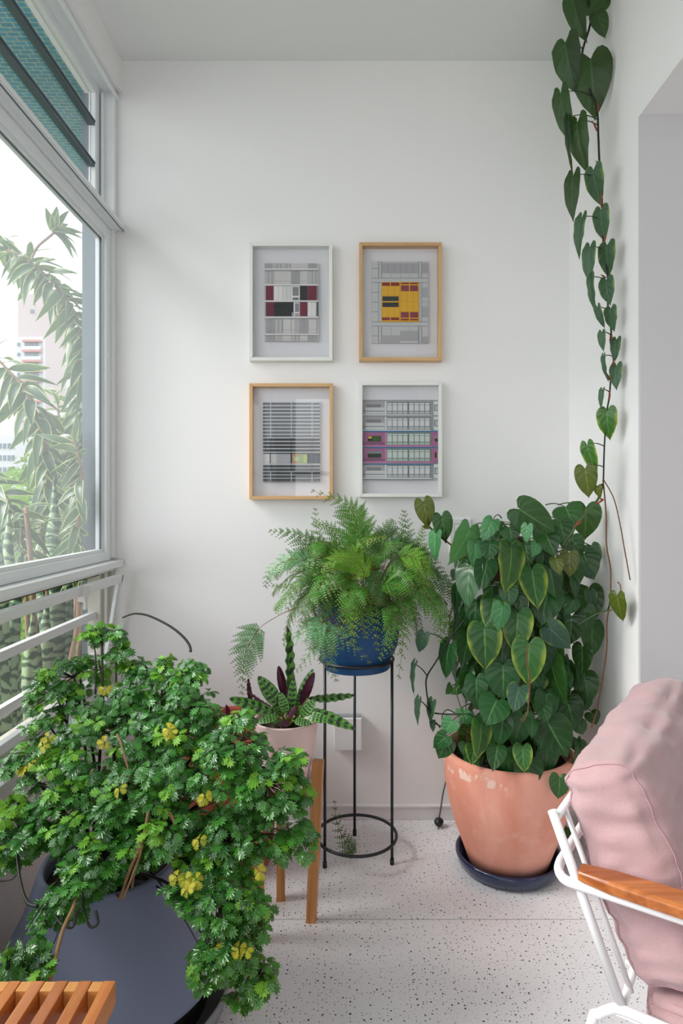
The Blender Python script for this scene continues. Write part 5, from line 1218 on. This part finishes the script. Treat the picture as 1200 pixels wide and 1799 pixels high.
# bare stems the photo shows
def bare(pts, r, mat='bark'):
    q = smoothpath([P(x, y, Y) for x, y, Y in pts], 5); n = len(q); MB().tube(q, [r * (1 - .4 * i / n) for i in range(n)], 8).build('bare_stem', M[mat], gp)
bare([(232, 1560, 1.26), (243, 1460, 1.26), (232, 1380, 1.26), (214, 1310, 1.28), (205, 1290, 1.30)], .0028)
bare([(258, 1460, 1.19), (240, 1500, 1.18), (222, 1545, 1.19), (212, 1575, 1.20), (205, 1572, 1.22)], .0040)
bare([(262, 1420, 1.2), (246, 1500, 1.18), (228, 1550, 1.18), (214, 1582, 1.18)], .0030)
bare([(300, 1500, 1.22), (308, 1450, 1.2), (290, 1420, 1.22), (275, 1410, 1.25)], .0045)
bare([(88, 1722, 1.05), (98, 1680, 1.06), (112, 1630, 1.09), (130, 1590, 1.12), (134, 1560, 1.15)], .0040)
bare([(134, 1600, 1.12), (128, 1628, 1.11), (110, 1625, 1.11), (98, 1610, 1.13)], .0030, 'stem_d')
bare([(168, 1600, 1.13), (172, 1622, 1.12), (158, 1628, 1.12), (148, 1600, 1.14), (145, 1570, 1.16)], .0028, 'stem_d')
bare([(66, 1592, 1.13), (48, 1585, 1.14), (36, 1550, 1.17), (30, 1500, 1.22), (32, 1450, 1.27)], .0034, 'stem_d')
bare([(0, 1548, 1.2), (20, 1545, 1.19), (36, 1530, 1.19)], .0016, 'stem_d')
bare([(35, 1722, 1.05), (45, 1690, 1.05), (50, 1670, 1.06)], .0016, 'stem_d')
bare([(0, 1705, 1.04), (20, 1712, 1.04), (34, 1722, 1.04)], .0016, 'stem_d')
bare([(80, 1382, 1.36), (50, 1362, 1.37), (25, 1345, 1.37)], .0026, 'stem_d')
bare([(335, 1145, 1.42), (332, 1132, 1.43), (318, 1115, 1.44), (295, 1098, 1.45), (262, 1082, 1.46), (240, 1078, 1.46), (228, 1080, 1.46), (215, 1085, 1.46)], .0032, 'stem_d')
for a, b in (((168, 1160), (160, 1118)), ((180, 1150), (172, 1108)), ((110, 1240), (135, 1180)), ((118, 1290), (116, 1230)), ((183, 1250), (172, 1150)), ((240, 1210), (236, 1170)), ((285, 1180), (303, 1196))):
    bare([(a[0], a[1] + 60, 1.46), (a[0], a[1], 1.47), ((a[0] + b[0]) / 2 + 2, (a[1] + b[1]) / 2, 1.48), (b[0], b[1], 1.49)], .0022, 'stem_d')

# ================================================================ SLATTED BENCH
M['bench'] = wood('orange_hardwood', 'A9602C', 'C9803F', .8, 'Y', .35, .2)
M['bench_l'] = wood('light_orange_hardwood', 'D08F4C', 'DDA35E', .8, 'Y', .4, .1)
BZ = .42
bn = thing('slatted_bench', 'orange hardwood slatted bench in the lower left corner', 'bench', (-.50, .72, 0))
x = -.3465; w = .0176; gap = .0172; yf = .9305; yn = .30
for i in range(9):
    x1 = x - i * (w + gap); MB().box((x1 - w, yn, BZ - .036), (x1, yf, BZ)).build('slat', M['bench'], bn, bevel=.0012)
    if i < 8:
        for (ya, yb) in ((yf - .0185, yf), (yn, yn + .0185)):
            MB().box((x1 - w - gap + .0003, ya, BZ - .034), (x1 - w - .0003, yb, BZ - .0012)).build('spacer', M['bench_l'], bn, bevel=.0008)
xl = x - 8 * (w + gap) - w
for y in (.835, .38): MB().box((xl + .01, y - .012, BZ - .070), (x - .012, y + .012, BZ - .0365)).build('cross_rail', M['bench'], bn, bevel=.001)
for y in (.835, .38):
    for xx in (xl + .03, x - .075): MB().box((xx, y - .016, 0), (xx + .032, y + .016, BZ - .0705)).build('leg', M['bench'], bn, bevel=.001)

# ================================================================ ARMCHAIR
from mathutils import noise as mnoise
def fabric():
    m = N('dusty_pink_fabric'); n1 = m.noise(900, 2); n2 = m.noise(5, 3); fine = m.noise(700, 2, m.mapped((1, 1, 2)))
    col = m.mix(m.smooth(n1, .35, .65), lin('B08E93'), lin('BF9E9F')); col = m.mix(m.math('MULTIPLY', fine, .35), col, lin('A5848A'))
    col = m.mix(m.math('MULTIPLY', n2, .3), col, lin('C4A2A0'))
    return m.done(m.pr(col, .9, m.bump(m.math('ADD', n1, fine), .25, .0008), .2, sheen=.35))
M['fabric'] = fabric()
M['seam'] = plain('pink_seam', 'B8929A', .9, .05, 50)
M['tube'] = plain('white_powder_coat', 'E4E2E4', .35, .01)
M['arm'] = wood('polished_arm_wood', '8F4A20', 'C4773A', .7, 'X', .25, .4)
AA = math.radians(33.9); U = V((math.cos(AA), -math.sin(AA), 0)); W_ = V((math.sin(AA), math.cos(AA), 0)); Zv = V((0, 0, 1))
D0 = .97; D1 = D0 + .66
def CH(px, py, d):   # point of the plane at lateral distance d seen at a pixel
    kx = (px - PX0) / F; Y = d / (kx * W_.x + W_.y); return P(px, py, Y)
T_ = CH(970, 1424, D0); Bp = CH(1096, 1779, D0)
dirp = (Bp - T_).normalized(); foot = T_ + dirp * ((T_.z - .008) / -dirp.z)
ac = thing('armchair', 'armchair with dusty pink cushions, white tube frame and wooden arm rests', 'armchair', (foot.x + .3, foot.y + .1, 0))
lat = W_ * (D1 - D0); r_ = .0070
for s, nm in ((0, 'near'), (1, 'far')):
    MB().tube([T_ + lat * s, Bp + lat * s], r_, 14).build('back_post', M['tube'], ac)
A1 = CH(1040, 1568, D0); A1.z -= .002
armz = A1.z + .011
def onu(p, du, z=None, dl=0): q = p + U * du + W_ * dl; return V((q.x, q.y, z if z is not None else q.z))
post_at = lambda z: T_ + dirp * ((T_.z - z) / -dirp.z)
pa = post_at(armz); pa.z = armz
# arm loop: along the near arm, round behind the back, along the far arm, then down the front legs
def uloop(z, back, front, r, down=True):
    c = post_at(z); c.z = z; a = c - W_ * .008; L_ = D1 - D0 + .016; pts = []
    if down: pts += [V((*(a + U * (front + .02)).xy, .006)), V((*(a + U * (front + .005)).xy, z - .05)), V((*(a + U * (front - .012)).xy, z - .012))]
    pts += [a + U * (front - .05), a + U * (front * .5), a + U * 0.03, a - U * (back * .30) + W_ * .001, a - U * (back * .66) + W_ * .010, a - U * (back * .90) + W_ * .026, a - U * back + W_ * .050, a - U * back + W_ * .09, a - U * back + W_ * (L_ * .5)]
    half = pts; ctr = a + W_ * (L_ / 2)
    mir = [p + W_ * (2 * ((ctr - p).dot(W_))) for p in reversed(half[:-1])]
    return smoothpath(half + mir, 5)
MB().tube(uloop(armz, .036, .56, .0072), .0072, 12).build('arm_loop', M['tube'], ac)
seatz = post_at(0).z
zs = CH(1096, 1775, D0).z
q1 = CH(1092, 1774, D0 - .004); q2 = CH(1071, 1774, D0 - .004); q2b = CH(1053, 1782, D0 - .004); q3 = CH(1038, 1801, D0 - .004); dq = (q3 - q2b).normalized(); q4 = q3 + dq * ((q3.z - .008) / -dq.z * .5); q5 = q3 + dq * .06; q5.z = .008
fr_ = V((q1 + U * .54).xy.to_3d()); fr_.z = q1.z
rail_ = smoothpath([V((fr_.x, fr_.y, .008)), V((fr_.x, fr_.y, fr_.z - .06)), fr_ - U * .03, q1 + U * .25, q1 + U * .06, q1, q2, q2b, q3, V((q5.x, q5.y, q3.z * .5)), q5], 3)
for s in (0, 1): MB().tube([p + lat * s for p in rail_], .0072, 12).build('side_tube', M['tube'], ac)
MB().tube([q1, q1 + lat], .0060, 10).build('rear_bar', M['tube'], ac)
fb = q1 + U * .5 - Zv * .106; MB().tube([fb, fb + lat], .0060, 10).build('front_bar', M['tube'], ac)
tb = post_at(T_.z - .012)
MB().tube([tb, tb + lat], .0060, 10).build('top_bar', M['tube'], ac)
for k in (.38, 1.2, 2, 3, 4, 4.8, 5.62):
    o_ = lat * (k / 6) + U * .004; MB().tube([tb + o_, post_at(zs) + o_], .0042, 8).build('back_rod', M['tube'], ac)
for k in range(1, 5):
    c = post_at(zs); c.z = zs - .108; o_ = c + lat * (k / 5); MB().tube([o_ - U * .045, o_ + U * .53], .0045, 8).build('seat_rod', M['tube'], ac)
# arm rests
for s in (0, 1):
    base = pa + lat * s + Zv * .0075; a = base + U * .004; b = base + U * .54; mb = MB(); n = 12; vs = []; fs = []
    for i in range(n + 1):
        t = i / n; c = a.lerp(b, t); wd_ = .017 + .007 * math.sin(math.pi * min(1, t * 1.1 + .05)); h = .018
        z0 = 0 if i else .006
        for (xx, zz) in ((-1, 0), (1, 0), (1, .75), (.8, 1), (-.8, 1), (-1, .75)): vs.append(c + W_ * xx * (wd_ if i else wd_ * .8) + Zv * (zz * h if i else .003 + zz * h * .75))
    for i in range(n):
        for j in range(6): j2 = (j + 1) % 6; fs.append((i * 6 + j, i * 6 + j2, i * 6 + 6 + j2, i * 6 + 6 + j))
    fs += [tuple(range(6))[::-1], tuple(n * 6 + j for j in range(6))]
    mb.add(vs, fs); mb.build('arm_rest', M['arm'], ac, bevel=.0015)
# cushions: rounded boxes with crowned faces, wrinkles and seams
def cushion(name, o, ex, ey, ez, lx, ly, lz, rad, puff, seed, wr=.004):
    """o = corner; ex, ey, ez axes; lx thickness, ly width, lz height"""
    rs = random.Random(seed); nx, ny, nz = 14, 44, 44
    idx = {}; vs = []; fs = []
    def pos(i, j, k):
        a, b, c = i / nx * 2 - 1, j / ny * 2 - 1, k / nz * 2 - 1
        # rounded box
        hx, hy, hz = lx / 2, ly / 2, lz / 2
        q = V((a * hx, b * hy, c * hz)); cl = V((max(-hx + rad, min(hx - rad, q.x)), max(-hy + rad, min(hy - rad, q.y)), max(-hz + rad, min(hz - rad, q.z))))
        dv = q - cl; n = dv.normalized() if dv.length > 1e-9 else V((0, 0, 0)); p = cl + n * rad if dv.length > 1e-9 else q
        e = lambda t: max(0, 1 - t * t)
        sx = math.copysign(1, a) * (abs(a) ** 3); sz = math.copysign(1, c) * abs(c) ** 5; sy = math.copysign(1, b) * abs(b) ** 5
        p += V((sx * puff * (e(b) ** .6) * (e(c) ** .6), sy * puff * .30 * e(a) * e(c), sz * puff * .40 * e(a) * (e(b) ** .5)))
        wv_ = (mnoise.noise(V((b * 5.5 + c * 1.2, a * 1.2, c * 1.5 + seed))) * 1.3 + mnoise.noise(V((b * 2.5, a * .8 + 7, c * 7 + seed))) * 1.3 + abs(mnoise.noise(V((b * 3 + c * 4, a, c * 3 - b * 2 + seed)))) * -1.6) * wr
        p += n * wv_ if n.length else V((math.copysign(wv_, a) * (1 if abs(a) > .99 else 0), 0, 0))
        return o + ex * (p.x + hx) + ey * (p.y + hy) + ez * (p.z + hz)
    def vid(i, j, k):
        if (i, j, k) not in idx: idx[(i, j, k)] = len(vs); vs.append(pos(i, j, k))
        return idx[(i, j, k)]
    for j in range(ny):
        for k in range(nz):
            fs.append((vid(0, j, k), vid(0, j, k + 1), vid(0, j + 1, k + 1), vid(0, j + 1, k))); fs.append((vid(nx, j, k), vid(nx, j + 1, k), vid(nx, j + 1, k + 1), vid(nx, j, k + 1)))
    for i in range(nx):
        for k in range(nz):
            fs.append((vid(i, 0, k), vid(i + 1, 0, k), vid(i + 1, 0, k + 1), vid(i, 0, k + 1))); fs.append((vid(i, ny, k), vid(i, ny, k + 1), vid(i + 1, ny, k + 1), vid(i + 1, ny, k)))
        for j in range(ny):
            fs.append((vid(i, j, 0), vid(i, j + 1, 0), vid(i + 1, j + 1, 0), vid(i + 1, j, 0))); fs.append((vid(i, j, nz), vid(i + 1, j, nz), vid(i + 1, j + 1, nz), vid(i, j + 1, nz)))
    ob = MB().add(vs, fs, smooth=True).build(name, M['fabric'], ac)
    for j0 in (1, ny - 1):    # a seam round each side face
        pth = [pos(0, j0, k) for k in range(2, nz - 1)] + [pos(i, j0, nz) for i in range(1, nx)] + [pos(nx, j0, k) for k in range(nz - 2, 1, -1)] + [pos(i, j0, 0) for i in range(nx - 1, 0, -1)]
        cen = o + ex * lx / 2 + ey * ly / 2 + ez * lz / 2
        pth = [p + (p - cen).normalized() * .0006 for p in pth]
        MB().tube(pth, .0010, 5, closed=True).build('seam', M['seam'], ob)
    return ob
ez = -dirp; ex = (U - ez * U.dot(ez)).normalized()
cb = CH(1120, 1752, D0 + .035)   # lower rear near corner of the back cushion
top = CH(992, 1372, D0 + .035); 
cushion('back_cushion', cb, ex, W_, ez, .115, .60, (top - cb).length + .012, .030, .030, 3, .005)
so = cb.copy(); so.z = cb.z - .098
cushion('seat_cushion', so + U * .01, U, W_, Zv, .56, .60, .100, .028, .012, 8, .003)
print('chair', T_, foot, 'armz', armz, 'zs', zs, 'cb', cb, 'top', top)
